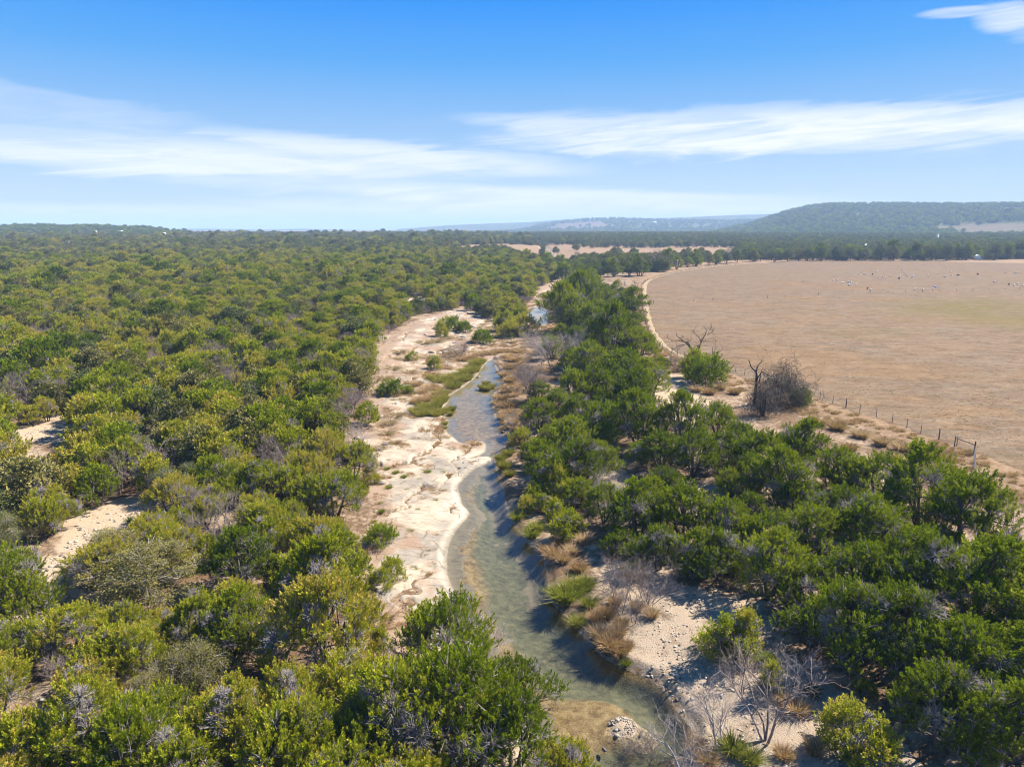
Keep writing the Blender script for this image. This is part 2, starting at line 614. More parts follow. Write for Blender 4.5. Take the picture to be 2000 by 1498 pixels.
M = {}
M['juniper'] = leaf_mat('juniper foliage', [(0.0, (0.048, 0.075, 0.004)), (0.32, (0.165, 0.205, 0.008)), (0.60, (0.320, 0.345, 0.014)), (0.85, (0.460, 0.440, 0.035)), (1.0, (0.48, 0.36, 0.07))], 0.40)
M['juniper_deep'] = leaf_mat('deep green juniper foliage', [(0.0, (0.024, 0.046, 0.006)), (0.4, (0.098, 0.150, 0.006)), (0.72, (0.220, 0.275, 0.009)), (1.0, (0.36, 0.37, 0.025))], 0.38)  # darker green variety; also carries the backlit tone of the fence-side wood
M['oak'] = leaf_mat('dull olive oak foliage', [(0.0, (0.07, 0.07, 0.02)), (0.5, (0.185, 0.165, 0.045)), (0.85, (0.27, 0.235, 0.075)), (1.0, (0.30, 0.225, 0.09))], 0.25)
M['oak_green'] = leaf_mat('grey green oak foliage', [(0.0, (0.045, 0.06, 0.02)), (0.5, (0.11, 0.13, 0.04)), (1.0, (0.20, 0.20, 0.07))], 0.2)
M['yellow'] = leaf_mat('yellow green shrub foliage', [(0.0, (0.10, 0.12, 0.015)), (0.5, (0.22, 0.23, 0.03)), (1.0, (0.34, 0.31, 0.05))], 0.3)
M['bark'] = diffuse_mat('grey brown bark', [(0.2, (0.035, 0.028, 0.022)), (0.55, (0.10, 0.085, 0.07)), (0.85, (0.22, 0.19, 0.165))], nscale=9)
M['twig'] = diffuse_mat('silvery dead twigs', [(0.2, (0.15, 0.125, 0.115)), (0.6, (0.30, 0.265, 0.25)), (0.9, (0.46, 0.42, 0.40))], nscale=3)
M['bare'] = diffuse_mat('pinkish grey bare twigs', [(0.2, (0.10, 0.08, 0.07)), (0.6, (0.24, 0.19, 0.175)), (0.9, (0.38, 0.33, 0.30))], nscale=3)
M['deadwood'] = diffuse_mat('dark weathered wood', [(0.2, (0.02, 0.016, 0.014)), (0.6, (0.055, 0.045, 0.038)), (0.9, (0.14, 0.115, 0.10))], nscale=5)
M['sedge'] = leaf_mat('green sedge blades', [(0.0, (0.10, 0.12, 0.015)), (0.5, (0.25, 0.26, 0.035)), (1.0, (0.42, 0.38, 0.10))], 0.35)
M['reed'] = leaf_mat('olive reed blades', [(0.0, (0.11, 0.11, 0.015)), (0.5, (0.26, 0.23, 0.04)), (1.0, (0.40, 0.33, 0.09))], 0.35)
M['drygrass'] = leaf_mat('dry russet grass blades', [(0.0, (0.27, 0.145, 0.07)), (0.5, (0.47, 0.29, 0.155)), (1.0, (0.62, 0.46, 0.29))], 0.3)
M['straw'] = leaf_mat('pale straw grass blades', [(0.0, (0.27, 0.18, 0.10)), (0.5, (0.46, 0.33, 0.205)), (1.0, (0.60, 0.48, 0.33))], 0.3)
M['yucca'] = leaf_mat('yucca leaves', [(0.0, (0.025, 0.05, 0.012)), (1.0, (0.07, 0.12, 0.025))], 0.2)
M['wood_post'] = diffuse_mat('weathered cedar posts', [(0.2, (0.06, 0.045, 0.035)), (0.8, (0.20, 0.165, 0.14))], nscale=8)
M['steel'] = diffuse_mat('dull fence steel', [(0.2, (0.10, 0.09, 0.085)), (0.8, (0.26, 0.25, 0.25))], 0.6, 8)
M['galv'] = diffuse_mat('galvanised net wire', [(0.2, (0.24, 0.24, 0.245)), (0.8, (0.36, 0.36, 0.365))], 0.5, 8)
M['rock'] = diffuse_mat('loose limestone', [(0.2, (0.16, 0.13, 0.10)), (0.5, (0.29, 0.245, 0.195)), (0.85, (0.43, 0.38, 0.315))], nscale=2.5, bump=.6)
M['rock_dark'] = diffuse_mat('dark weathered stone', [(0.2, (0.05, 0.045, 0.04)), (0.6, (0.12, 0.105, 0.095)), (0.9, (0.24, 0.21, 0.19))], nscale=2.5, bump=.6)
M['fleece'] = diffuse_mat('white fleece', [(0.2, (0.55, 0.50, 0.43)), (0.8, (0.80, 0.77, 0.70))], nscale=9)
M['fleece_dark'] = diffuse_mat('black hide', [(0.2, (0.015, 0.012, 0.01)), (0.8, (0.05, 0.04, 0.035))], nscale=9)
M['white_roof'] = diffuse_mat('white metal roof', [(0.2, (0.72, 0.71, 0.70)), (0.8, (0.82, 0.82, 0.81))], .4, 2)
M['brown_roof'] = diffuse_mat('brown metal roof', [(0.2, (0.06, 0.035, 0.03)), (0.8, (0.12, 0.075, 0.06))], .6, 2)
M['wall_tan'] = diffuse_mat('tan stone wall', [(0.2, (0.28, 0.22, 0.16)), (0.8, (0.42, 0.34, 0.26))], .9, 3)
M['wall_white'] = diffuse_mat('white painted wall', [(0.2, (0.66, 0.65, 0.62)), (0.8, (0.78, 0.77, 0.74))], .7, 3)
M['glass'] = diffuse_mat('dark window glass', [(0.2, (0.02, 0.025, 0.03)), (0.8, (0.04, 0.05, 0.06))], .1, 3)


def ground_material():
    m, w, out = mat('woodland floor')
    b = w.n('ShaderNodeBsdfPrincipled')
    g = w.n('ShaderNodeNewGeometry')
    p = g.outputs['Position']
    n1 = w.noise(p, 0.22, 5, 0.6)
    n2 = w.noise(p, 1.6, 5, 0.65)
    n3 = w.noise(p, 9.0, 4, 0.7)
    litter = w.ramp(n3, [(0.3, (0.062, 0.036, 0.021)), (0.55, (0.137, 0.085, 0.050)), (0.75, (0.226, 0.156, 0.100))])
    sand = w.ramp(n3, [(0.25, (0.226, 0.162, 0.107)), (0.5, (0.370, 0.279, 0.189)), (0.8, (0.451, 0.363, 0.260))])
    f = w.step(w.math('ADD', w.math('ADD', w.math('MULTIPLY', n1, 0.55), w.math('MULTIPLY', n2, 0.45)), w.math('MULTIPLY', attr(w, 'sandy'), 0.50)), 0.44, 0.64)
    c = w.mix(f, litter, sand)
    dry = w.ramp(n2, [(0.3, (0.140, 0.082, 0.045)), (0.5, (0.230, 0.150, 0.088)), (0.75, (0.31, 0.22, 0.14))])
    c = w.mix(attr(w, 'dry'), c, dry)
    bed = w.ramp(w.math('ADD', n2, w.math('MULTIPLY', w.math('SUBTRACT', n3, .5), .5)), [(0.3, (0.115, 0.075, 0.035)), (0.5, (0.235, 0.165, 0.085)), (0.72, (0.36, 0.27, 0.16))])
    algae_depth_tint = w.ramp(n2, [(0.3, (0.070, 0.070, 0.045)), (0.55, (0.132, 0.126, 0.082)), (0.75, (0.21, 0.18, 0.105))])  # deep-bed algae; the water's light loss with depth is put into this colour too
    silt = w.ramp(n1, [(0.3, (0.29, 0.245, 0.185)), (0.7, (0.40, 0.34, 0.265))])
    dep = attr(w, 'depth')
    bedc = w.mix(w.step(w.math('ADD', dep, w.math('MULTIPLY', w.math('SUBTRACT', n1, .5), .35)), 0.18, 0.55), w.mix(w.math('ADD', w.step(dep, 0.06, .14), w.math('MULTIPLY', attr(w, 'shoal'), 1.0), clamp=True), silt, bed), algae_depth_tint)
    c = w.mix(w.step(attr(w, 'wet'), 0.0, 0.25), c, bedc)
    w.put(b, 'Base Color', c)
    w.put(b, 'Roughness', 0.95)
    w.put(b, 'Specular IOR Level', 0.1)
    bp = w.n('ShaderNodeBump')
    w.put(bp, 'Strength', 0.7)
    w.put(bp, 'Distance', 0.12)
    w.put(bp, 'Height', w.math('ADD', n3, n2))
    w.t.links.new(bp.outputs[0], b.inputs['Normal'])
    w.t.links.new(b.outputs[0], out.inputs[0])
    return m


def pasture_material():
    m, w, out = mat('dry grazed grass')
    b = w.n('ShaderNodeBsdfPrincipled')
    g = w.n('ShaderNodeNewGeometry')
    p = g.outputs['Position']
    big = w.noise(p, 0.022, 4, 0.55, 0.4)
    mid = w.noise(w.mapping(p, (0.090, 0.258, 0.243), (0, 0, 0.35)), 1.0, 6, 0.68)
    st = w.math('ADD', w.math('MULTIPLY', w.noise(w.mapping(p, (0.5, 1.3, 1), (0, 0, 0.45)), 1.0, 8, 0.75, 0.9), 0.6), w.math('MULTIPLY', w.noise(w.mapping(p, (0.16, 0.33, 1), (0, 0, -0.3)), 1.0, 6, 0.7, 0.6), 0.4))
    fine = w.noise(p, 3.5, 6, 0.75)
    f = w.math('ADD', w.math('MULTIPLY', st, 0.62), w.math('MULTIPLY', fine, 0.38))
    tan = w.ramp(f, [(0.410, (0.072, 0.048, 0.029)), (0.475, (0.135, 0.089, 0.054)), (0.535, (0.189, 0.128, 0.080)), (0.610, (0.259, 0.188, 0.125))])
    grey = w.ramp(f, [(0.410, (0.067, 0.049, 0.033)), (0.500, (0.138, 0.104, 0.072)), (0.600, (0.222, 0.172, 0.122))])
    rust = w.ramp(f, [(0.410, (0.101, 0.053, 0.021)), (0.500, (0.180, 0.104, 0.047)), (0.600, (0.244, 0.156, 0.083))])
    c = w.mix(w.step(w.math('ADD', w.math('MULTIPLY', mid, .6), w.math('MULTIPLY', big, .4)), 0.45, 0.54), tan, grey)
    c = w.mix(w.math('MULTIPLY', w.step(w.math('ADD', w.math('MULTIPLY', mid, .4), w.math('MULTIPLY', big, .6)), 0.50, 0.58), 0.6), c, rust)
    green = w.ramp(f, [(0.3, (0.080, 0.067, 0.020)), (0.7, (0.168, 0.129, 0.048))])
    c = w.mix(w.math('MULTIPLY', attr(w, 'green'), w.step(mid, 0.32, 0.62)), c, green)
    w.put(b, 'Base Color', c)
    w.put(b, 'Roughness', 0.95)
    w.put(b, 'Specular IOR Level', 0.05)
    bp = w.n('ShaderNodeBump')
    w.put(bp, 'Strength', 1.0)
    w.put(bp, 'Distance', 0.12)
    w.put(bp, 'Height', f)
    w.t.links.new(bp.outputs[0], b.inputs['Normal'])
    w.t.links.new(b.outputs[0], out.inputs[0])
    return m


def limestone_material():
    m, w, out = mat('bleached limestone')
    b = w.n('ShaderNodeBsdfPrincipled')
    g = w.n('ShaderNodeNewGeometry')
    p = g.outputs['Position']
    n1 = w.noise(p, 0.16, 5, 0.62, 0.5)
    n2 = w.noise(w.mapping(p, (1, 1.7, 1), (0, 0, -0.6)), 0.9, 6, 0.68, 0.6)
    n3 = w.noise(p, 7.0, 5, 0.7)
    cream = w.ramp(n2, [(0.28, (0.249, 0.187, 0.126)), (0.48, (0.356, 0.287, 0.209)), (0.7, (0.427, 0.367, 0.280))])
    grey = w.ramp(n2, [(0.3, (0.167, 0.141, 0.108)), (0.6, (0.256, 0.221, 0.174))])
    c = w.mix(w.step(w.math('ADD', w.math('MULTIPLY', n1, .7), w.math('MULTIPLY', n2, .3)), 0.47, 0.58), cream, grey)
    pink = w.ramp(n3, [(0.3, (0.178, 0.109, 0.069)), (0.7, (0.297, 0.207, 0.140))])
    c = w.mix(w.math('MULTIPLY', w.step(attr(w, 'soil'), 0.35, .8), 0.85), c, pink)
    # bleached rim along the water
    c = w.mix(w.math('MULTIPLY', attr(w, 'rim'), 0.5), c, (0.464, 0.413, 0.327))
    pits = w.step(n3, 0.33, 0.24)
    c = w.mix(w.math('MULTIPLY', pits, 0.75), c, (0.089, 0.064, 0.042))
    v = w.n('ShaderNodeTexVoronoi', feature='DISTANCE_TO_EDGE')
    wv = w.n('ShaderNodeTexNoise')
    w.put(wv, 'Vector', p)
    w.put(wv, 'Scale', 0.5)
    w.put(wv, 'Detail', 5.0)
    w.put(v, 'Vector', w.mapping(w.mix(0.75, p, w.mix(1.0, p, wv.outputs['Color'], 'ADD'), 'MIX'), (0.22, 0.5, .3), (0, 0, -0.75)))
    w.put(v, 'Scale', 1.0)
    und = attr(w, 'under')
    crk = w.math('MULTIPLY', w.math('SUBTRACT', 1.0, und), w.step(w.math('ADD', v.outputs['Distance'], w.math('MULTIPLY', w.math('SUBTRACT', n3, .5), .05)), 0.022, 0.006))
    crk = w.math('MULTIPLY', crk, w.step(n1, 0.42, .52))
    c = w.mix(und, c, w.ramp(n2, [(0.3, (0.117, 0.096, 0.068)), (0.5, (0.180, 0.148, 0.108)), (0.7, (0.225, 0.187, 0.136))]))
    c = w.mix(w.math('MULTIPLY', crk, 0.35), c, (0.077, 0.055, 0.037))
    w.put(b, 'Base Color', c)
    w.put(b, 'Roughness', 0.85)
    w.put(b, 'Specular IOR Level', 0.2)
    bp = w.n('ShaderNodeBump')
    w.put(bp, 'Strength', 0.8)
    w.put(bp, 'Distance', 0.10)
    w.put(bp, 'Height', w.math('SUBTRACT', w.math('ADD', w.math('MULTIPLY', n3, .5), n2), w.math('MULTIPLY', crk, .6)))
    w.t.links.new(bp.outputs[0], b.inputs['Normal'])
    w.t.links.new(b.outputs[0], out.inputs[0])
    return m


def gravel_material():
    m, w, out = mat('pale gravel and sand')
    b = w.n('ShaderNodeBsdfPrincipled')
    g = w.n('ShaderNodeNewGeometry')
    p = g.outputs['Position']
    n1 = w.noise(p, 0.5, 4, 0.6)
    n3 = w.noise(p, 12.0, 4, 0.75)
    v = w.n('ShaderNodeTexVoronoi')
    w.put(v, 'Vector', p)
    w.put(v, 'Scale', 9.0)
    sand = w.ramp(n3, [(0.3, (0.232, 0.172, 0.119)), (0.5, (0.326, 0.252, 0.180)), (0.75, (0.395, 0.322, 0.242))])
    stone = w.ramp(w.math('ADD', w.math('MULTIPLY', v.outputs['Distance'], .7), w.math('MULTIPLY', n3, .5)), [(0.2, (0.371, 0.322, 0.257)), (0.5, (0.279, 0.233, 0.180)), (0.8, (0.128, 0.097, 0.072))])
    c = w.mix(w.math('MULTIPLY', w.step(w.math('ADD', w.math('MULTIPLY', n1, .6), w.math('MULTIPLY', w.noise(p, 2.3, 4, .6), .4)), 0.50, 0.60), 0.8), sand, stone)
    c = w.mix(w.math('MULTIPLY', w.step(w.noise(p, 0.8, 5, .65), 0.53, 0.66), 0.6), c, (0.17, 0.115, 0.07))
    w.put(b, 'Base Color', c)
    w.put(b, 'Roughness', 0.95)
    w.put(b, 'Specular IOR Level', 0.1)
    bp = w.n('ShaderNodeBump')
    w.put(bp, 'Strength', 0.9)
    w.put(bp, 'Distance', 0.07)
    w.put(bp, 'Height', w.math('SUBTRACT', n3, w.math('MULTIPLY', v.outputs['Distance'], .45)))
    w.t.links.new(bp.outputs[0], b.inputs['Normal'])
    w.t.links.new(b.outputs[0], out.inputs[0])
    return m


def water_material():
    m, w, out = mat('clear creek water')
    g = w.n('ShaderNodeNewGeometry')
    p = g.outputs['Position']
    n = w.noise(w.mapping(p, (1, .6, 1)), 2.2, 3, 0.5)
    n2 = w.noise(p, 0.35, 2, 0.5)
    bp = w.n('ShaderNodeBump')
    w.put(bp, 'Strength', 0.035)
    w.put(bp, 'Distance', 0.03)
    w.put(bp, 'Height', w.math('MULTIPLY', n, w.step(n2, .3, .7)))
    gl = w.n('ShaderNodeBsdfGlossy')
    w.put(gl, 'Roughness', 0.03)
    w.put(gl, 'Color', (1, 1, 1))
    w.t.links.new(bp.outputs[0], gl.inputs['Normal'])
    tr = w.n('ShaderNodeBsdfTransparent')
    w.put(tr, 'Color', (0.84, 0.85, 0.78))
    fr = w.n('ShaderNodeFresnel')
    w.put(fr, 'IOR', 1.33)
    w.t.links.new(bp.outputs[0], fr.inputs['Normal'])
    mx = w.n('ShaderNodeMixShader')
    w.t.links.new(fr.outputs[0], mx.inputs[0])
    w.t.links.new(tr.outputs[0], mx.inputs[1])
    w.t.links.new(gl.outputs[0], mx.inputs[2])
    w.t.links.new(mx.outputs[0], out.inputs[0])
    return m


def track_material():
    m, w, out = mat('pale dirt track')
    b = w.n('ShaderNodeBsdfPrincipled')
    g = w.n('ShaderNodeNewGeometry')
    n = w.noise(g.outputs['Position'], 1.3, 5, .65)
    w.put(b, 'Base Color', w.ramp(n, [(0.3, (0.221, 0.157, 0.089)), (0.5, (0.291, 0.216, 0.133)), (0.75, (0.341, 0.267, 0.178))]))
    w.put(b, 'Roughness', 0.95)
    w.put(b, 'Specular IOR Level', 0.05)
    w.t.links.new(b.outputs[0], out.inputs[0])
    return m


def hill_material(name, lo, hi, bare):
    m, w, out = mat(name)
    b = w.n('ShaderNodeBsdfPrincipled')
    g = w.n('ShaderNodeNewGeometry')
    p = g.outputs['Position']
    n = w.noise(p, 0.02, 6, .65)
    n2 = w.noise(p, 0.0035, 4, .5)
    c = w.ramp(n, [(0.35, lo), (0.65, hi)])
    c = w.mix(w.math('MULTIPLY', w.math('MAXIMUM', w.step(n2, 0.60, 0.70), w.math('MULTIPLY', attr(w, 'bare'), 1.6)), 0.5), c, bare)
    w.put(b, 'Base Color', c)
    w.put(b, 'Roughness', 1.0)
    w.put(b, 'Specular IOR Level', 0.0)
    bp = w.n('ShaderNodeBump')
    w.put(bp, 'Strength', 0.8)
    w.put(bp, 'Distance', 6.0)
    w.put(bp, 'Height', n)
    w.t.links.new(bp.outputs[0], b.inputs['Normal'])
    w.t.links.new(b.outputs[0], out.inputs[0])
    return m


M['ground'] = ground_material()
M['pasture'] = pasture_material()
M['limestone'] = limestone_material()
M['gravel'] = gravel_material()
M['water'] = water_material()
M['track'] = track_material()


# ------------------------------------------------------------------ terrain
def fan(az0, az1, naz, d0, d1, nd):
    a = np.radians(np.linspace(az0, az1, naz))
    d = np.exp(np.linspace(math.log(d0), math.log(d1), nd))
    A, D = np.meshgrid(a, d)
    return D * np.sin(A), D * np.cos(A)


def grid_faces(nr, nc, keep=None):
    i = np.arange(nr - 1)[:, None] * nc
    j = np.arange(nc - 1)[None]
    q = np.stack([i + j, i + j + 1, i + nc + j + 1, i + nc + j], -1).reshape(-1, 4)
    if keep is not None:
        q = q[keep.ravel()[q].any(1)]
    return q


def compact(V, q, attrs):
    used = np.unique(q)
    remap = np.full(len(V), -1)
    remap[used] = np.arange(len(used))
    return V[used], remap[q], {k: a[used] for k, a in attrs.items()}


GAPS_PX = [(18, 849, 60, 12), (129, 830, 40, 14), (90, 846, 45, 12), (62, 902, 45, 16), (205, 1033, 65, 26), (165, 1068, 45, 20), (125, 1106, 60, 18), (15, 1106, 60, 14), (70, 1142, 40, 14),
           (262, 1003, 70, 22), (150, 1178, 60, 18), (133, 1195, 90, 22), (84, 1259, 26, 12), (410, 1158, 50, 14), (100, 1365, 30, 18), (267, 753, 16, 8), (705, 1350, 35, 30), (150, 750, 18, 8),
           (800, 590, 40, 7), (540, 1010, 14, 8)]
RGAPS_PX = [(1195, 940, 34, 14), (1350, 800, 38, 22), (1320, 760, 40, 18), (1310, 1210, 110, 45), (1240, 1140, 60, 30), (1490, 1310, 60, 25), (1590, 1360, 70, 30)]
GAPS = [(*gnd(x, y)[:2], rx, ry, x, y) for x, y, rx, ry in GAPS_PX + RGAPS_PX]

X, Y = fan(-60, 60, 520, 12, 7600, 560)
Z, SW, DEP, RIGHT = hgt(X, Y, True)
PXX, PXY = P(X, Y, Z)
sandy = np.zeros(X.shape)
for (gx, gy, rx, ry, px, py) in GAPS:
    sandy = np.maximum(sandy, .5 * sm(np.hypot((PXX - px) / (rx * 1.3), (PXY - py) / (ry * 1.5)), 1.25, .5))
fd = sdf(X, Y, FIELD)
dry = np.where(RIGHT, sm(fd + 4 * fbm(X / 5, Y / 5, 40), 12, 3), 0.0)
dry = np.maximum(dry, np.where((np.hypot(X, Y) > 380) & (X > -60), sm(np.hypot(X, Y), 380, 520), 0))
dry = np.maximum(dry, sm(seg_dist(X, Y, CORRIDOR), 16, 5) * sm(Y, 95, 120) * .8)
shl = sm(np.hypot((X - SHOAL_C[0]) / SHOAL_R[0], (Y - SHOAL_C[1]) / SHOAL_R[1]), 1.5, .9)
pt = {'shoal': shl.ravel(), 'sandy': sandy.ravel(), 'dry': dry.ravel(), 'wet': np.clip(-SW, 0, 9).ravel() + 0.0, 'depth': DEP.ravel()}
link('ground', mesh_from('ground', np.stack([X, Y, Z], -1).reshape(-1, 3), grid_faces(*X.shape), None, [M['ground']], None, None, True, pt), kind='structure')
# ground behind and beside the camera
bx, by = fan(62.2, 297.8, 60, 12, 900, 30)
bz = np.where(bx > xc(by), 1.5, 1.8) * sm(np.hypot(bx, by), 0, 20)
link('ground_beyond', mesh_from('ground_beyond', np.stack([bx, by, bz], -1).reshape(-1, 3), grid_faces(*bx.shape)[:, ::-1], None, [M['ground']], None, None, True,
     {'shoal': np.zeros(bx.size), 'sandy': np.zeros(bx.size), 'dry': np.zeros(bx.size), 'wet': np.zeros(bx.size), 'depth': np.zeros(bx.size)}), kind='structure')


def overlay(name, material, gx, gy, poly, lift, wob, extra=None, hfun=None, wsc=2.0):
    z = hgt(gx, gy)
    r = sdf(gx, gy, poly) if not callable(poly) else poly(gx, gy)
    r = r + wob * (fbm(gx / wsc, gy / wsc, 33) - .5) * 2 + wob * .5 * (fbm(gx / wsc * 3.7, gy / wsc * 3.7, 35) - .5) * 2
    off = np.clip(-r * 0.25, -0.25, lift)
    at = extra(gx, gy, z, r) if extra else {}
    zz = z + off
    if hfun is not None:
        zz = zz + hfun(gx, gy, z, r)
    q = grid_faces(*gx.shape, keep=(r < 0.3))
    V, q, at = compact(np.stack([gx, gy, zz], -1).reshape(-1, 3), q, {k: a.ravel() for k, a in at.items()})
    return link(name, mesh_from(name, V, q, None, [material], None, None, True, at), kind='structure')


def field_attr(x, y, z, r):
    px, py = P(x, y, z)
    g = sm(np.hypot((px - 1880) / 180, (py - 603) / 28), 1.2, .2) + .8 * sm(np.hypot((px - 1990) / 130, (py - 632) / 20), 1.2, .2)
    g = g + .4 * sm(np.hypot((px - 1700) / 160, (py - 650) / 18), 1.2, .2) + .3 * sm(np.hypot((px - 1960) / 120, (py - 930) / 60), 1.2, .2)
    return {'green': np.clip(g, 0, 1)}


fx, fy = fan(6, 60, 360, 45, 700, 360)
overlay('pasture', M['pasture'], fx, fy, FIELD, 0.05, 0.8, field_attr, lambda x, y, z, r: .05 * (fbm(x / 2.6, y / 2.6, 51) - .5) * sm(-r, 1, 4))
tx, ty = fan(8, 42, 420, 110, 640, 300)
overlay('dirt_track', M['track'], tx, ty, lambda x, y: seg_dist(x, y, TRACK) - 0.35 - .002 * y + 1.2 * sm(y, 150, 125), 0.09, 0.5, wsc=4.0)


def terraces(x, y, z, r):
    s = (x * -0.55 + y * 0.16) * 0.22 + 1.5 * fbm(x / 6.5, y / 9.0, 60) + .4 * fbm(x / 1.6, y / 1.6, 61)
    k = np.floor(s)
    f = s - k
    t = (k + sm(f, .93, 1.0)) - s + .5 - .85 * np.exp(-((f - .90) / .035) ** 2)
    amp = 0.34 * sm(-r, .2, 2.5) * (0.4 + 0.8 * fbm(x / 11, y / 11, 62))
    return (t + .45) * amp * sm(z, 0.05, .3) + 0.05 * (fbm(x / .8, y / .8, 63) - .5) * sm(z, .05, .2)


def shelf_attr(x, y, z, r):
    zz, sw, dep, rt = hgt(x, y, True)
    rim = sm(sw, .9, 0.1) * sm(sw, -1.2, -.1) * (.05 + .95 * fbm(x / 3, y / 3, 71)) * (1 - .8 * sm(y, 85, 110))
    rim = rim + sm(np.hypot((x - G(885, 995)[0]) / 2.4, (y - G(885, 995)[1]) / 3.0), 1.2, .3) * .8
    soil = sm(-r, 4.5, .5) * .9 + 1.9 * (fbm(x / 3.2, y / 3.2, 72) - .42) + .45 * sm(y, 105, 125)
    soil = soil * np.maximum(sm(sw, .2, 2.2), sm(y, 84, 95) * sm(sw, -.1, .2))
    return {'under': sm(-sw, -.15, .35), 'rim': np.clip(rim, 0, 1), 'soil': np.clip(soil, 0, 1.2)}


sx, sy = fan(-26, 9, 420, 30, 420, 640)
overlay('limestone_shelf', M['limestone'], sx, sy, lambda x, y: np.maximum(sdf(x, y, SHELF), -hgt(x, y, True)[1] - 1.2 - 1.2 * fbm(x / 2, y / 2, 91)), 0.05, 1.1, shelf_attr, terraces)
gx_, gy_ = fan(2, 40, 330, 28, 75, 260)
overlay('gravel_bank', M['gravel'], gx_, gy_, lambda x, y: np.maximum(sdf(x, y, BANK), .15 - hgt(x, y, True)[1]), 0.04, 0.5)

overlay('gravel_bar', M['gravel'], *fan(3, 18, 150, 30, 44, 110), lambda x, y: np.hypot((x - ISLE_C[0]) / 1.5, (y - ISLE_C[1]) / 1.1) - .85, 0.03, 0.25)

# water: one level sheet per pool, cut to run a little under the banks
wx, wy = fan(-14, 22, 200, 12, 420, 420)
wsd = pool_sdf(wx, wy)
q = grid_faces(*wx.shape, keep=(wsd < 1.2))
V, q, _ = compact(np.stack([wx, wy, np.zeros_like(wx)], -1).reshape(-1, 3), q, {})
link('water', mesh_from('water', V, q, None, [M['water']], None, None, True), kind='structure')


# hills behind: skyline traced in the photograph, each at its own distance
def hill(name, sky, dist, depth, base_z, material, rough=3.0, seed=0, clear=()):
    sky = np.array(sky, float)
    azs = np.arctan((sky[:, 0] - 1000) / FPX)
    els = (447 - sky[:, 1]) / FPX * np.cos(azs)
    n = 260
    az = np.linspace(azs[0], azs[-1], n)
    el = np.interp(az, azs, els)
    top = CAM_H + dist * el
    ts = np.concatenate([np.linspace(0, 1, 26), np.linspace(1.02, 2.0, 8)])
    A, T = np.meshgrid(az, ts)
    D = dist - depth * (1 - T)
    prof = np.where(T <= 1, sm(T, 0, 1) ** 1.15, 1 - .6 * (T - 1) ** 2)
    x, y = D * np.sin(A), D * np.cos(A)
    wob = (fbm(x / 160, y / 160, seed) - .5) * rough * 6 + (fbm(x / 45, y / 45, seed + 5) - .5) * rough
    z = base_z + (np.broadcast_to(top, A.shape) - base_z) * prof + wob * np.minimum(T, 1.0) * np.clip(1 - np.abs(T - .5) * 1.2, 0.12, 1) * .5
    bare_ = np.zeros(A.shape)
    ap = 1000 + FPX * np.tan(A)
    for (p0, p1, t0, t1) in clear:
        wv = .8 * (fbm(x / 70, y / 70, 7) - .5)
        bare_ = np.maximum(bare_, sm(np.maximum(np.abs(ap - (p0 + p1) / 2) / ((p1 - p0) / 2), np.abs(T - (t0 + t1) / 2) / ((t1 - t0) / 2)) + wv * 2, 1.15, .9))
    o = link(name, mesh_from(name, np.stack([x, y, z], -1).reshape(-1, 3), grid_faces(*A.shape), None, [material], None, None, True, {'bare': bare_.ravel()}), kind='structure')
    return az, dist, depth, base_z, top, (x, y, z, T, bare_)


M['hill_near'] = hill_material('wooded hillside', (0.035, 0.05, 0.02), (0.09, 0.095, 0.045), (0.165, 0.125, 0.09))
M['hill_far'] = hill_material('far hillside', (0.05, 0.06, 0.03), (0.11, 0.11, 0.06), (0.17, 0.115, 0.09))
HILL_A = hill('hill', [(1180, 474), (1300, 464), (1380, 455), (1450, 441), (1480, 431), (1520, 418), (1560, 409), (1600, 405), (1700, 404), (1760, 405), (1850, 405), (2000, 404), (2200, 405), (2600, 412), (3200, 425)], 3000, 1300, 4, M['hill_near'], 3.0, 80, [(1830, 2030, .22, .42), (1640, 1720, .05, .12)])
HILL_B = hill('hill.001', [(940, 456), (1010, 452), (1060, 441), (1100, 435), (1140, 432), (1200, 430), (1300, 433), (1400, 434), (1470, 433), (1600, 430), (1900, 440)], 4700, 1500, 6, M['hill_far'], 3, 90, [(1060, 1180, .45, .75)])
hill('hill.002', [(780, 448), (850, 443), (880, 440.5), (960, 437), (1030, 435), (1100, 430), (1200, 428), (1300, 427), (1400, 423), (1450, 421), (1500, 420), (1700, 424), (2200, 424), (3000, 430)], 6000, 1300, 6, M['hill_far'], 2, 100)
hill('hill.003', [(-900, 446), (-300, 448), (0, 449), (200, 448), (330, 448), (420, 447), (520, 449), (600, 447), (700, 449.5), (800, 450), (860, 446), (920, 444), (1000, 446), (1300, 440), (1800, 440)], 6900, 900, 6, M['hill_far'], 1.5, 110)
HILL_L = hill('hill.004', [(-1100, 447), (-400, 449), (0, 450), (150, 449), (300, 450), (345, 453), (380, 457)], 1900, 500, 12, M['hill_near'], 2, 120)


# ------------------------------------------------------------------ plant builders
def unit(v):
    return v / (np.linalg.norm(v, axis=-1, keepdims=True) + 1e-9)


def perp(D, rng):
    r = rng.normal(size=D.shape)
    return unit(np.cross(D, r))


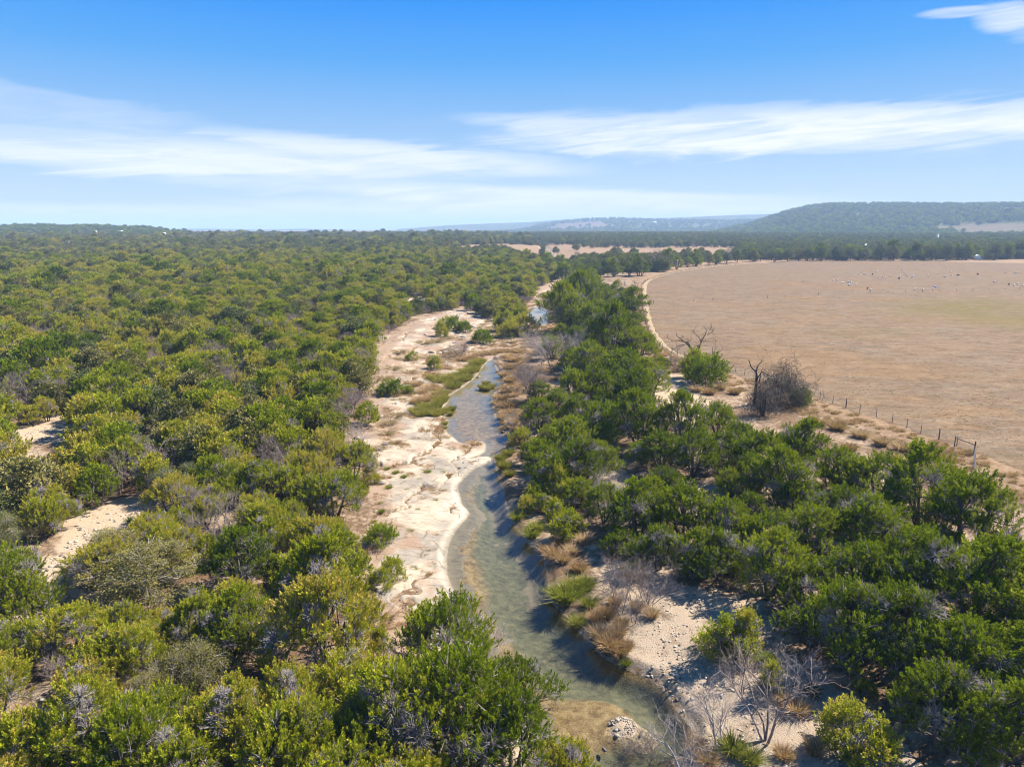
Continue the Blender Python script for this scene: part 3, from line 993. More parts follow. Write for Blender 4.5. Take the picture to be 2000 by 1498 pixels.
def add_plumes(g, Pp, D, L, W, m, rng, tint, size=1.0, mi=0):
    """flame shaped sprays: m small kite leaves round each axis"""
    n = len(Pp)
    Pr, Dr = np.repeat(Pp, m, 0), np.repeat(D, m, 0)
    Lr, Wr = np.repeat(L, m), np.repeat(W, m)
    t = rng.random(n * m) ** 0.9
    e = perp(Dr, rng)
    rad = Wr * .5 * np.sqrt(rng.random(n * m)) * (1.05 - t)
    base = Pr + Dr * (Lr * t * .8)[:, None] + e * rad[:, None]
    ld = unit(Dr + e * (0.55 * rng.random(n * m) + .05)[:, None] + rng.normal(size=Dr.shape) * .22)
    ll = size * (0.065 + .060 * rng.random(n * m)) * (0.7 + .4 * Lr / .5)
    lw = ll * (0.36 + .2 * rng.random(n * m))
    sd = unit(np.cross(ld, e + rng.normal(size=e.shape) * .45))
    tip = base + ld * ll[:, None]
    mid = base + ld * (ll * .45)[:, None]
    V = np.stack([base, mid + sd * (lw / 2)[:, None], tip, mid - sd * (lw / 2)[:, None]], 1).reshape(-1, 3)
    Q = np.arange(n * m * 4).reshape(-1, 4)
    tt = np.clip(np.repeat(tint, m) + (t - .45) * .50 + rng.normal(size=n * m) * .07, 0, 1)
    g.add(V, Q, None, mi, tt)


def curve_pts(a, b, bend, k=5):
    t = np.linspace(0, 1, k)[:, None]
    return a + (b - a) * t + bend * (4 * t * (1 - t))


def juniper(seed, H=5.0, R=2.9, lobes=46, plumes=26, m=9, size=1.0, dead=0.08, low=0.10, twigs=6, tint0=.5):
    """crown of upright sprays on fanning stems; returns crown, trunk, twigs geometry"""
    rng = np.random.default_rng(seed)
    crown, trunk, tw = Geo(), Geo(), Geo()
    ph = rng.random(4) * 6.28
    # lobes over an uneven dome
    th = rng.random(lobes) * 2 * np.pi
    cz = rng.random(lobes) ** .8
    env = 1 + .20 * np.sin(2 * th + ph[0]) + .13 * np.sin(3 * th + ph[1]) + .08 * np.sin(5 * th + ph[2])
    fr = np.sqrt(1 - np.clip(cz, 0, .97) ** 2.2) * (0.55 + .45 * rng.random(lobes) ** .5)
    cx, cy = np.cos(th) * fr * R * env * .86, np.sin(th) * fr * R * env * .86
    zz = H * (low + .14 + (0.86 - low - .05) * cz) * (1 + .08 * np.sin(th * 2 + ph[3]))
    C = np.stack([cx, cy, zz], 1)
    lr = (0.46 + .34 * rng.random(lobes)) * (R / 2.9)
    isdead = rng.random(lobes) < dead
    # stems
    ns = rng.integers(3, 6)
    sth = np.arange(ns) / ns * 6.28 + rng.random(ns) * .8
    nodes = []
    for s in range(ns):
        tip = np.array([math.cos(sth[s]) * R * .42, math.sin(sth[s]) * R * .42, H * (.62 + .2 * rng.random())])
        p = curve_pts(np.array([math.cos(sth[s]) * .10, math.sin(sth[s]) * .10, -.25]), tip, np.array([math.cos(sth[s]) * .25, math.sin(sth[s]) * .25, -.25]) * rng.random(), 6)
        trunk.tube(p, np.linspace(.15, .045, 6) * (R / 2.9), 6, 0, rng.random())
        nodes.append(p)
    nodes = np.array(nodes)
    for i in range(lobes):
        d = np.linalg.norm(nodes[:, 2:5] - C[i], axis=2)
        d = d + (nodes[:, 2:5, 2] > C[i, 2]) * 2
        s, k = np.unravel_index(np.argmin(d), d.shape)
        a = nodes[s, 2 + k]
        trunk.tube(curve_pts(a, C[i], np.array([0, 0, -.12]) * rng.random() + rng.normal(size=3) * .06, 4), np.linspace(.055, .02, 4) * (R / 2.9), 4, 0, rng.random())
    # sprays
    PP, DD, LL, WW, TT = [], [], [], [], []
    for i in range(lobes):
        n = int(plumes * (.75 + .5 * rng.random()) * (1.0 if not isdead[i] else .15))
        v = unit(rng.normal(size=(n, 3)) + np.array([0, 0, .35]))
        v[:, 2] = np.where(v[:, 2] < -.25, -v[:, 2] * .4, v[:, 2])
        v = unit(v)
        pos = C[i] + v * lr[i] * np.array([1.05, 1.05, .72]) * (0.55 + .45 * rng.random((n, 1)))
        out = unit(np.array([C[i, 0], C[i, 1], 0.6 * R]))
        dirs = unit(v * .6 + np.array([0, 0, .85]) + out * .45 + rng.normal(size=(n, 3)) * .22)
        PP.append(pos); DD.append(dirs)
        LL.append(.48 + .62 * rng.random(n) ** 1.4); WW.append(.30 + .18 * rng.random(n))
        TT.append(np.clip(tint0 + rng.normal() * .10 + rng.normal(size=n) * .10, 0, 1))
        k = int(twigs * (6 if isdead[i] else 1))
        vv = unit(rng.normal(size=(k, 3)) + np.array([0, 0, .4]) + .5 * out)
        a = C[i] + vv * .08
        b1 = C[i] + vv * lr[i] * (.75 + .5 * rng.random((k, 1)))
        tw.sticks(a, b1, .022, .010, 0, rng.random(k))
        if isdead[i]:
            for _ in range(3):
                f = .3 + .6 * rng.random((k, 1))
                c0 = a + (b1 - a) * f
                tw.sticks(c0, c0 + unit(vv + rng.normal(size=vv.shape) * .7) * lr[i] * .6, .014, .007, 0, rng.random(k))
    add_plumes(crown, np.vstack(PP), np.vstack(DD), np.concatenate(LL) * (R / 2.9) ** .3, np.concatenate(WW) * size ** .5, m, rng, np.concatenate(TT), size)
    return crown, trunk, tw


def oak(seed, H=6.0, R=3.4, lobes=40, leaves=300, size=.2, tint0=.5, low=.30):
    rng = np.random.default_rng(seed)
    crown, trunk, tw = Geo(), Geo(), Geo()
    th = rng.random(lobes) * 6.28
    cz = rng.random(lobes)
    fr = np.sqrt(1 - np.clip(cz, 0, .97) ** 2) * (.5 + .5 * rng.random(lobes) ** .5)
    env = 1 + .18 * np.sin(2 * th + rng.random() * 6) + .12 * np.sin(3 * th + rng.random() * 6)
    C = np.stack([np.cos(th) * fr * R * env * .82, np.sin(th) * fr * R * env * .82, H * (low + (.88 - low) * cz)], 1)
    lr = (.50 + .55 * rng.random(lobes)) * R / 3.4
    top = np.array([rng.normal() * .3, rng.normal() * .3, H * .35])
    trunk.tube(curve_pts(np.array([0, 0, -.3]), top, rng.normal(size=3) * .12, 6), np.linspace(.22, .15, 6), 7, 0, .4)
    for i in range(lobes):
        if rng.random() < .8:
            trunk.tube(curve_pts(top + rng.normal(size=3) * .05, C[i], np.array([0, 0, .25]) * rng.random() + rng.normal(size=3) * .12, 5), np.linspace(.10, .02, 5), 4, 0, rng.random())
        n = leaves
        v = unit(rng.normal(size=(n, 3)) + np.array([0, 0, .25]))
        bump = 1 + .35 * np.sin(v[:, :1] * 5 + i) * np.sin(v[:, 1:2] * 4 + 2 * i)
        pos = C[i] + v * lr[i] * np.array([1, 1, .75]) * bump * (.45 + .60 * rng.random((n, 1)) ** .5)
        ld = unit(v + rng.normal(size=v.shape) * .7)
        sd = perp(ld, rng)
        ll = size * (.7 + .6 * rng.random((n, 1)))
        V = np.stack([pos, pos + ld * ll * .5 + sd * ll * .32, pos + ld * ll, pos + ld * ll * .5 - sd * ll * .32], 1).reshape(-1, 3)
        crown.add(V, np.arange(4 * n).reshape(-1, 4), None, 0, np.clip(tint0 + rng.normal() * .12 + rng.normal(size=n) * .05, 0, 1))
        k = 12
        vv = unit(rng.normal(size=(k, 3)) + np.array([0, 0, .3]))
        tw.sticks(np.repeat(C[i:i + 1], k, 0), C[i] + vv * lr[i] * 1.0, .02, .008, 0, rng.random(k))
    return crown, trunk, tw


def bare(seed, H=4.0, spread=.6, stems=3, depth=4, kids=4, r0=.07, up=.25, thin=1.0, hang=0.0):
    """leafless branching; returns trunk (stems and limbs) and twigs"""
    rng = np.random.default_rng(seed)
    trunk, tw = Geo(), Geo()
    A, B, RA, RB = [], [], [], []

    def grow(p, d, L, r, lv):
        k = 4 if lv < 2 else 3
        pts = [p]
        dd = d
        for q in range(k - 1):
            dd = unit(dd + rng.normal(size=3) * .17 + np.array([0, 0, up * (.25 if lv < 2 else .12) - hang * lv * .12]))
            pts.append(pts[-1] + dd * L / (k - 1))
        pts = np.array(pts)
        if lv < 2:
            trunk.tube(pts, np.linspace(r, r * .55, k), 6 if lv == 0 else 5, 0, rng.random())
        else:
            for q in range(k - 1):
                A.append(pts[q]); B.append(pts[q + 1])
                RA.append(r * (1 - .4 * q / (k - 1))); RB.append(r * (1 - .4 * (q + 1) / (k - 1)))
        if lv >= depth:
            return
        n = kids + (rng.random() < .5)
        for c in range(n):
            f = .35 + .65 * (c + rng.random()) / n
            i = min(int(f * (k - 1)), k - 2)
            q = f * (k - 1) - i
            b = pts[i] * (1 - q) + pts[i + 1] * q
            nd = unit(dd + perp(dd[None], rng)[0] * (.55 + .7 * rng.random()))
            grow(b, nd, L * (.48 + .25 * rng.random()), max(r * .5, .006 * thin), lv + 1)

    for s in range(stems):
        a = s / stems * 6.28 + rng.random()
        d = unit(np.array([math.cos(a) * spread, math.sin(a) * spread, 1.0]) + rng.normal(size=3) * .1)
        grow(np.array([math.cos(a) * .08, math.sin(a) * .08, -.2]), d, H * (.45 + .15 * rng.random()), r0 * (.75 + .5 * rng.random()), 0)
    if A:
        tw.sticks(np.array(A), np.array(B), np.array(RA), np.array(RB), 0, rng.random(len(A)))
    return trunk, tw


def tuft(seed, H=.9, R=.45, n=160, w=.022, lean=.6, seeds=False, tint0=.5):
    rng = np.random.default_rng(seed)
    g = Geo()
    a = rng.random(n) * 6.28
    r = R * .5 * np.sqrt(rng.random(n))
    base = np.stack([np.cos(a) * r, np.sin(a) * r, np.full(n, -.05)], 1)
    out = np.stack([np.cos(a), np.sin(a), np.zeros(n)], 1) + rng.normal(size=(n, 3)) * np.array([.4, .4, 0])
    h = H * (.55 + .5 * rng.random(n))
    ln = lean * (.25 + rng.random(n)) * R * 1.4
    p1 = base + np.array([0, 0, 1]) * (h * .55)[:, None] + out * (ln * .3)[:, None]
    p2 = base + np.array([0, 0, 1]) * h[:, None] * (1 - .25 * lean * rng.random(n))[:, None] + out * ln[:, None]
    sd = perp(unit(p2 - base), rng) * w
    V = np.stack([base - sd, base + sd, p1 + sd * .8, p1 - sd * .8, p2], 1).reshape(-1, 3)
    b = np.arange(n)[:, None] * 5
    t = np.clip(tint0 + rng.normal(size=n) * .2, 0, 1)
    g.add(V, b + np.array([[0, 1, 2, 3]]), b + np.array([[3, 2, 4]]), 0, t)
    return g


def rock_geo(seed, sx=1, sy=1, sz=.6):
    rng = np.random.default_rng(seed)
    import bmesh
    bm = bmesh.new()
    bmesh.ops.create_icosphere(bm, subdivisions=2, radius=1.0)
    V = np.array([v.co[:] for v in bm.verts])
    T = np.array([[v.index for v in f.verts] for f in bm.faces])
    bm.free()
    for _ in range(9):                                   # chop planes off for a fractured stone
        nrm = unit(rng.normal(size=3))
        c = .55 + .35 * rng.random()
        d = V @ nrm - c
        V = V - np.outer(np.maximum(d, 0), nrm)
    V = V * np.array([sx, sy, sz]) + rng.normal(size=V.shape) * .02
    g = Geo()
    g.add(V, None, T, 0, rng.random())
    return g


# ------------------------------------------------------------------ prototypes
def trio(geos, leafmat, twigmat=None):
    c, t, w = geos
    return {'crown': c.mesh('crown', [leafmat]), 'trunk': t.mesh('trunk', [M['bark']]), 'twig_sprays': w.mesh('twig_sprays', [twigmat or M['twig']])}


JUN = []
specs = [(4.6, 2.9, .10), (5.2, 2.6, .08), (4.2, 3.2, .12), (5.6, 3.1, .06), (3.8, 2.5, .10), (5.0, 3.4, .16), (4.4, 2.8, .20)]
for i, (h_, r_, lo) in enumerate(specs):
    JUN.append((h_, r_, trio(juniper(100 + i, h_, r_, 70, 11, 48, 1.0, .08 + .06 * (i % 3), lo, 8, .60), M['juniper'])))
DEEP = []
for i, (h_, r_, lo) in enumerate([(5.4, 3.2, -.02), (6.0, 3.0, .02), (5.0, 3.5, -.05), (6.0, 3.3, .04)]):
    DEEP.append((h_, r_, trio(juniper(200 + i, h_, r_, 74, 11, 48, 1.0, .06, lo, 7, .50), M['juniper_deep'])))
OAK = [(6.0, 3.4, trio(oak(300, 6.0, 3.4, 60, 400, .10, .52), M['oak'])), (5.2, 3.8, trio(oak(301, 5.2, 3.8, 62, 400, .10, .45), M['oak'])), (6.5, 3.6, trio(oak(302, 6.5, 3.6, 60, 400, .10, .5), M['oak_green']))]
BARE = []
for i, (h_, sp, st, dp, kd, r0, up) in enumerate([(4.2, .55, 4, 3, 5, .07, .3), (3.6, .8, 5, 3, 5, .055, .2), (5.4, .45, 3, 4, 4, .10, .35), (3.0, .7, 6, 3, 5, .04, .3)]):
    t, w_ = bare(400 + i, h_, sp, st, dp, kd, r0, up, 1.6)
    BARE.append((h_, {'trunk': t.mesh('trunk', [M['bare']]), 'twig_sprays': w_.mesh('twig_sprays', [M['bare']])}))
SHRUB = []
for i, (h_, r_) in enumerate([(1.8, .95), (1.4, 1.1), (2.4, .8)]):
    SHRUB.append((h_, r_, trio(juniper(500 + i, h_, r_, 36, 10, 26, .8, .08, -.20, 5, .58), M['juniper'])))
SHRUB_D = (1.5, 1.5, trio(juniper(520, 1.5, 1.5, 44, 10, 26, .9, .04, -.25, 5, .45), M['juniper_deep']))
GRASS = {'sedge': [tuft(600 + i, 1.15, .8, 460, .020, .75, tint0=.5).mesh('blades', [M['sedge']]) for i in range(3)],
         'reed': [tuft(610 + i, 1.0, .9, 380, .022, .45, tint0=.5).mesh('blades', [M['reed']]) for i in range(3)],
         'dry': [tuft(620 + i, .95, .8, 480, .017, .55, tint0=.5).mesh('blades', [M['drygrass']]) for i in range(3)],
         'straw': [tuft(630 + i, .8, .7, 300, .018, 1.0, tint0=.5).mesh('blades', [M['straw']]) for i in range(3)]}
ROCKS = [rock_geo(700 + i, 1, .6 + .1 * i, .45 + .05 * i).mesh('stone', [M['rock']]) for i in range(4)]
ROCKS_D = [rock_geo(710 + i, 1, .7, .5).mesh('stone', [M['rock_dark']]) for i in range(2)]

REG = []           # every tree, shrub and clump, to be labelled at the end: (object, kind, look, group)


def plant(name, parts, x, y, rz, s, look, cat, group, z=None, tilt=None):
    zz = float(hgt(np.array([x]), np.array([y]))[0]) if z is None else z
    o = thing(name, (x, y, zz - .03), rz, s, category=cat, group=group)
    if tilt:
        o.rotation_euler = (tilt[0], tilt[1], rz)
    for k, me in parts.items():
        link(k, me, o)
    REG.append((o, look, group))
    return o


def scatter(name, sources, pts, scale, rot, idx, kind='stuff'):
    """one object that spreads copies of a few small meshes over its points"""
    me = bpy.data.meshes.new(name)
    me.vertices.add(len(pts))
    me.vertices.foreach_set('co', np.asarray(pts, np.float32).ravel())
    for k, a, ty in (('scl', scale, 'FLOAT'), ('rot', rot, 'FLOAT'), ('idx', idx, 'INT')):
        at = me.attributes.new(k, ty, 'POINT')
        at.data.foreach_set('value', np.asarray(a, np.float32 if ty == 'FLOAT' else np.int32))
    o = link(name, me, kind=kind)
    c = bpy.data.collections.new(name + ' sources')
    for i, m_ in enumerate(sources):
        so = bpy.data.objects.new('%s_source_%02d' % (name, i), m_)
        c.objects.link(so)
    ng = bpy.data.node_groups.new(name, 'GeometryNodeTree')
    ng.interface.new_socket('Geometry', in_out='INPUT', socket_type='NodeSocketGeometry')
    ng.interface.new_socket('Geometry', in_out='OUTPUT', socket_type='NodeSocketGeometry')
    N, L = ng.nodes, ng.links
    gi, go = N.new('NodeGroupInput'), N.new('NodeGroupOutput')
    ci = N.new('GeometryNodeCollectionInfo')
    ci.inputs['Collection'].default_value = c
    ci.inputs['Separate Children'].default_value = True
    ci.inputs['Reset Children'].default_value = True
    iop = N.new('GeometryNodeInstanceOnPoints')
    iop.inputs['Pick Instance'].default_value = True

    def named(nm, ty):
        a = N.new('GeometryNodeInputNamedAttribute')
        a.data_type = ty
        a.inputs['Name'].default_value = nm
        return a.outputs['Attribute']
    cx = N.new('ShaderNodeCombineXYZ')
    L.new(named('rot', 'FLOAT'), cx.inputs['Z'])
    L.new(gi.outputs[0], iop.inputs['Points'])
    L.new(ci.outputs[0], iop.inputs['Instance'])
    L.new(named('idx', 'INT'), iop.inputs['Instance Index'])
    L.new(cx.outputs[0], iop.inputs['Rotation'])
    L.new(named('scl', 'FLOAT'), iop.inputs['Scale'])
    L.new(iop.outputs[0], go.inputs[0])
    md = o.modifiers.new('scatter', 'NODES')
    md.node_group = ng
    return o


# ------------------------------------------------------------------ where the trees stand
def lod(geos, mats):
    g = Geo()
    for k, gg in enumerate(geos):
        g.merge(gg, k)
    return g.mesh('far_tree', mats)


LODS = [lod(juniper(800 + i, h_, r_, 50, 8, 19, 2.1, .10, .06, 3, .63), [M['juniper'], M['bark'], M['twig']]) for i, (h_, r_) in enumerate([(4.6, 2.9), (5.2, 2.7), (4.2, 3.2), (5.4, 3.0)])]
LODS += [lod(juniper(810 + i, h_, r_, 50, 8, 19, 2.1, .06, .06, 3, .5), [M['juniper_deep'], M['bark'], M['twig']]) for i, (h_, r_) in enumerate([(5.2, 3.2), (5.8, 3.0)])]
LODS += [lod(oak(820, 6.0, 3.6, 44, 130, .30, .5, .14), [M['oak'], M['bark'], M['twig']]), lod(oak(821, 5.6, 3.8, 44, 130, .30, .5, .14), [M['oak_green'], M['bark'], M['twig']])]
t_, w_ = bare(830, 4.4, .6, 4, 3, 5, .07, .3, 2.6)
g_ = Geo(); g_.merge(t_, 0); g_.merge(w_, 0)
LODS += [g_.mesh('far_bare_tree', [M['bare']])]
NL = len(LODS)          # 0-3 juniper, 4-5 deep juniper, 6 tan oak, 7 green oak, 8 bare


def hexpts(x0, x1, y0, y1, s, jit, rng):
    nx, ny = int((x1 - x0) / s) + 1, int((y1 - y0) / (s * .87)) + 1
    i, j = np.meshgrid(np.arange(nx), np.arange(ny))
    x = x0 + (i + .5 * (j % 2)) * s + rng.uniform(-jit, jit, i.shape) * s
    y = y0 + j * s * .87 + rng.uniform(-jit, jit, i.shape) * s
    return x.ravel(), y.ravel()


SHELF_CLEAR = np.vstack([pxpoly([(1050, 1600), (905, 1430), (800, 1310), (740, 1250), (700, 1215), (665, 1185), (680, 1140), (695, 1100), (700, 1050), (712, 1000), (705, 950), (680, 915), (660, 880), (690, 845), (740, 845),
                                (722, 800), (716, 770), (735, 742), (730, 700), (757, 668), (795, 640), (845, 618), (905, 612), (955, 625), (1010, 640), (1030, 620)], .6), pxpoly([(1040, 585), (1060, 560), (1100, 545)], .5)])
WOODS_R = pxpoly([(1075, 660), (1085, 600), (1120, 558), (1200, 572), (1248, 606), (1250, 640), (1262, 692), (1290, 735), (1310, 800), (1340, 850), (1440, 862), (1500, 905), (1640, 955), (1760, 1012), (1870, 1070), (1960, 1130), (2200, 1300), (2300, 1500),
                  (1830, 1530), (1730, 1420), (1580, 1310), (1420, 1235), (1340, 1180), (1250, 1110), (1200, 1050), (1130, 1010), (1070, 985), (1025, 935), (1010, 900), (1050, 860), (1030, 800), (1035, 730)], 1.4)

rngT = np.random.default_rng(77)
XS, YS = [], []
x, y = hexpts(-110, 20, 26, 150, 3.4, .42, rngT)
XS.append(x[y < 150]); YS.append(y[y < 150])
x, y = hexpts(-260, 40, 150, 330, 4.4, .38, rngT)
XS.append(x); YS.append(y)
x, y = hexpts(-620, 80, 332, 800, 6.0, .40, rngT)
XS.append(x); YS.append(y)
x, y = hexpts(-1700, 60, 800, 1750, 11.0, .42, rngT)
XS.append(x); YS.append(y)
wx_, wy_ = np.concatenate(XS), np.concatenate(YS)
ang = np.degrees(np.arctan2(wx_, wy_))
keep = (ang > -46) & (wx_ < xc(wy_))
wx_, wy_ = wx_[keep], wy_[keep]
wz_ = hgt(wx_, wy_)
keep = np.ones(len(wx_), bool)
nr = wy_ < 330
d_ = np.full(len(wx_), 99.0)
d_[nr] = pool_sdf(wx_[nr], wy_[nr])
keep &= d_ > 2.0
near_sh = wy_ < 420
ins = np.zeros(len(wx_), bool)
creekside = np.vstack([SHELF_CLEAR, [(60, 420), (60, 20), (3, 20)]])
ins[near_sh] = (sdf(wx_[near_sh], wy_[near_sh], SHELF_CLEAR if False else creekside) < 1.2)
keep &= ~ins
ppx, ppy = P(wx_, wy_, wz_)
sc_px = FPX / np.maximum(np.hypot(wx_, wy_), 1)
for (gx, gy, rx, ry, px, py) in GAPS[:len(GAPS_PX)]:
    keep &= ~((np.abs(ppx - px) < rx * .75 + .5 * sc_px) & (ppy > py - ry * 1.0) & (ppy < py + ry * .8 + 2.2 * sc_px))
# open ground with dry grass far back, beside the creek
opens = [pxpoly([(960, 484), (1260, 482), (1260, 506), (1040, 512)], 4.0), pxpoly([(880, 485), (1000, 479), (1000, 488), (900, 492)], 6.0), pxpoly([(740, 546), (850, 542), (850, 549), (760, 552)], 4.0)]
for p_ in opens:
    keep &= ~inside(wx_, wy_, p_)
keep &= rngT.random(len(wx_)) > np.where(wy_ < 150, .02, .03)
wx_, wy_, wz_ = wx_[keep], wy_[keep], wz_[keep]

# trees between creek and pasture, read off the photograph: base x, base y, crown width (px)
R_TREES = [(1105, 645, 100), (1165, 655, 95), (1135, 618, 80), (1226, 622, 72), (1182, 606, 66), (1112, 585, 56), (1152, 576, 56), (1092, 604, 50), (1132, 560, 44), (1100, 552, 38),
           (1190, 702, 110), (1246, 706, 92), (1150, 735, 110), (1213, 762, 112), (1165, 790, 105), (1270, 775, 100), (1120, 800, 90), (1236, 812, 110),
           (1052, 838, 82), (1180, 862, 120), (1250, 872, 125), (1335, 872, 120), (1400, 850, 100), (1420, 910, 120), (1355, 930, 110), (1290, 915, 110), (1480, 942, 120),
           (1130, 990, 95), (1180, 1020, 95), (1110, 905, 110), (1165, 935, 95), (1078, 880, 90), (1215, 1085, 105), (1285, 1112, 120), (1355, 1128, 120), (1060, 1000, 60), (1062, 945, 105), (1135, 952, 115), (1040, 905, 60), (1560, 925, 110), (1640, 965, 125), (1710, 990, 135), (1795, 1030, 145), (1885, 1085, 155), (1530, 985, 120),
           (1245, 1050, 140), (1335, 1060, 140), (1400, 1125, 130), (1500, 1165, 150), (1590, 1255, 130), (1410, 1070, 150), (1500, 1090, 155), (1590, 1090, 150), (1580, 1190, 175),
           (1690, 1190, 180), (1790, 1210, 190), (1900, 1240, 195), (1990, 1220, 180), (1655, 1300, 180), (1760, 1320, 200), (1870, 1370, 210), (1975, 1390, 210), (1830, 1460, 160), (1960, 1500, 180),
           (1690, 1090, 150), (1790, 1125, 150), (1640, 1040, 130), (2060, 1300, 200)]
rx_, ry_, rs_ = [], [], []
for (px, py, w) in R_TREES:
    g = gnd(px, py)
    rx_.append(g[0]); ry_.append(g[1])
    rs_.append(w / FPX * math.hypot(g[0], g[1], CAM_H) / 2 * (.86 if py > 1050 else .95))
rx_, ry_, rs_ = map(np.array, (rx_, ry_, rs_))
# fill the rest of that strip of wood
x, y = hexpts(5, 75, 30, 330, 4.0, .38, rngT)
x, y = x[inside(x, y, WOODS_R)], y[inside(x, y, WOODS_R)]
dm = np.min(np.hypot(x[:, None] - rx_[None], y[:, None] - ry_[None]), 1)
fz = hgt(x, y)
fpx, fpy = P(x, y, fz)
ok = (dm > 2.6) & (np.hypot(x, y) > 62) & ~((fpx > 1270) & (fpx < 1430) & (fpy > 730) & (fpy < 900))
spx = FPX / np.hypot(x, y)
for (gx, gy, rx, ry, px, py) in GAPS[len(GAPS_PX):]:
    ok &= ~((np.abs(fpx - px) < rx + 1.0 * spx) & (fpy > py - ry) & (fpy < py + ry + 2.2 * spx))
x, y = x[ok], y[ok]
k_ = rngT.permutation(len(x))[:140]
x, y = x[k_], y[k_]
nfill = len(x)
rx_, ry_, rs_ = np.concatenate([rx_, x]), np.concatenate([ry_, y]), np.concatenate([rs_, rngT.uniform(1.7, 2.9, nfill)])

# a few trees of the shelf-side wood that stand out, read off the photograph
L_TREES = [(872, 1338, 200, 'deep'), (1010, 1402, 140, 'deep'), (900, 1480, 220, 'deep'), (1000, 1520, 170, 'deep'), (1095, 1545, 110, 'jun'), (800, 1500, 230, 'jun'), (640, 1330, 190, 'jun'), (700, 1420, 180, 'jun'),
           (740, 1300, 60, 'shrub'), (640, 1205, 150, 'jun'), (655, 1010, 120, 'jun'), (300, 1175, 190, 'oak'), (230, 1110, 130, 'oak'), (640, 930, 100, 'jun'), (690, 940, 90, 'jun')]
lx = []
for (px, py, w, k) in L_TREES:
    g = gnd(px, py)
    lx.append((g[0], g[1], w / FPX * math.hypot(g[0], g[1], CAM_H) / 2, k))
lxa = np.array([(a, b) for a, b, _, _ in lx])
dm = np.min(np.hypot(wx_[:, None] - lxa[None, :, 0], wy_[:, None] - lxa[None, :, 1]), 1)
k_ = dm > 2.7
wx_, wy_, wz_ = wx_[k_], wy_[k_], wz_[k_]

order = np.argsort(wx_ ** 2 + wy_ ** 2)
wx_, wy_, wz_ = wx_[order], wy_[order], wz_[order]
G_SHELF, G_FENCE = 'trees of the wood on the limestone side of the creek', 'trees of the wood between creek and pasture'
n_jun, far_idx = 0, []
JUN_MAX = 300
n_right = len(rx_)
LOOKS = ['bushy', 'upright', 'broad', 'leafy', 'compact', 'spreading', 'open crowned', 'ragged']


def size_word(r):
    return 'small ' if r < 2.1 else ('large ' if r > 2.75 else '')


for (a, b, r, k) in lx:
    if k == 'deep':
        h_, r0, parts = DEEP[int(a * 7) % len(DEEP)]
        plant('juniper_tree', parts, a, b, a * 3.1, r / r0, size_word(r) + 'dark green juniper', 'tree', G_SHELF); n_jun += 1
    elif k == 'jun':
        i = int(abs(a) * 7) % len(JUN)
        h_, r0, parts = JUN[i]
        plant('juniper_tree', parts, a, b, a * 3.1, r / r0, size_word(r) + LOOKS[i] + ' yellow-green juniper', 'tree', G_SHELF); n_jun += 1
    elif k == 'oak':
        h_, r0, parts = OAK[0]
        plant('oak_tree', parts, a, b, a * 3.1, (r / r0, r / r0, r / r0 * .62), 'tan-leaved oak', 'tree', G_SHELF)
    else:
        plant('juniper_shrub', SHRUB[2][2], a, b, 0, 1.1, 'narrow upright juniper shrub', 'shrub', 'juniper shrubs')
for i in range(n_right):
    a, b, r = rx_[i], ry_[i], rs_[i]
    q = int(rngT.integers(0, len(DEEP)))
    h_, r0, parts = DEEP[q]  # deep foliage throughout: this wood's backlit tone is put into the leaf colour
    s = r / r0 * rngT.uniform(.85, 1.12)
    plant('juniper_tree', parts, a, b, rngT.random() * 6.28, (s, s, s * rngT.uniform(.72, .98)), size_word(r) + ['rounded', 'ragged', 'spreading', 'bushy', 'dense'][q] + ' deep green juniper', 'tree', G_FENCE)
    n_jun += 1
n_bare = n_oak = 0
for i in range(len(wx_)):
    a, b = wx_[i], wy_[i]
    u = rngT.random()
    cl = float(vnoise(np.array([a / 14.0]), np.array([b / 14.0]), 5)[0])
    ipx, ipy = P(a, b, wz_[i])
    inview = -160 < ipx < 2160 and ipy < 1750
    s = rngT.uniform(.50, .98)
    if u < .12 + .10 * (cl > .6) and n_bare < 110 and inview:
        q = int(rngT.integers(0, 4))
        plant('bare_tree', BARE[q][1], a, b, rngT.random() * 6.28, rngT.uniform(.8, 1.15), ['grey', 'low grey', 'tall grey', 'bushy grey'][q] + ' leafless tree', 'tree', 'leafless trees of the shelf-side wood'); n_bare += 1
    elif u > .93 and n_oak < 60 and inview:
        q = int(rngT.integers(0, 3))
        h_, r0, parts = OAK[q]
        plant('oak_tree', parts, a, b, rngT.random() * 6.28, s * .8, ['tan-leaved', 'low tan-leaved', 'grey-green'][q] + ' oak', 'tree', 'oaks of the shelf-side wood'); n_oak += 1
    elif n_jun < JUN_MAX and inview:
        q = int(rngT.integers(0, len(JUN)))
        h_, r0, parts = JUN[q] if rngT.random() < .9 else DEEP[q % len(DEEP)]
        deep = parts is DEEP[q % len(DEEP)][2]
        plant('juniper_tree', parts, a, b, rngT.random() * 6.28, (s, s, s * rngT.uniform(.85, 1.12)), size_word(r0 * s) + LOOKS[q] + (' dark green juniper' if deep else ' yellow-green juniper'), 'tree', G_SHELF); n_jun += 1
    else:
        far_idx.append(i)
far_idx = np.array(far_idx)
fx_, fy_, fz_ = wx_[far_idx], wy_[far_idx], wz_[far_idx]
nf = len(fx_)
cl = fbm(fx_ / 40, fy_ / 40, 15)
u = np.clip(rngT.random(nf) + .55 * (fbm(fx_ / 28, fy_ / 28, 19) - .45), 0, 1)
kind = np.where(u < .54, rngT.integers(0, 4, nf), np.where(u < .64, rngT.integers(4, 6, nf), np.where(u < .76, 6, np.where(u < .86, 7, 8))))
dd_ = np.hypot(fx_, fy_)
far_oak = sm(dd_, 420, 900) > rngT.random(nf)
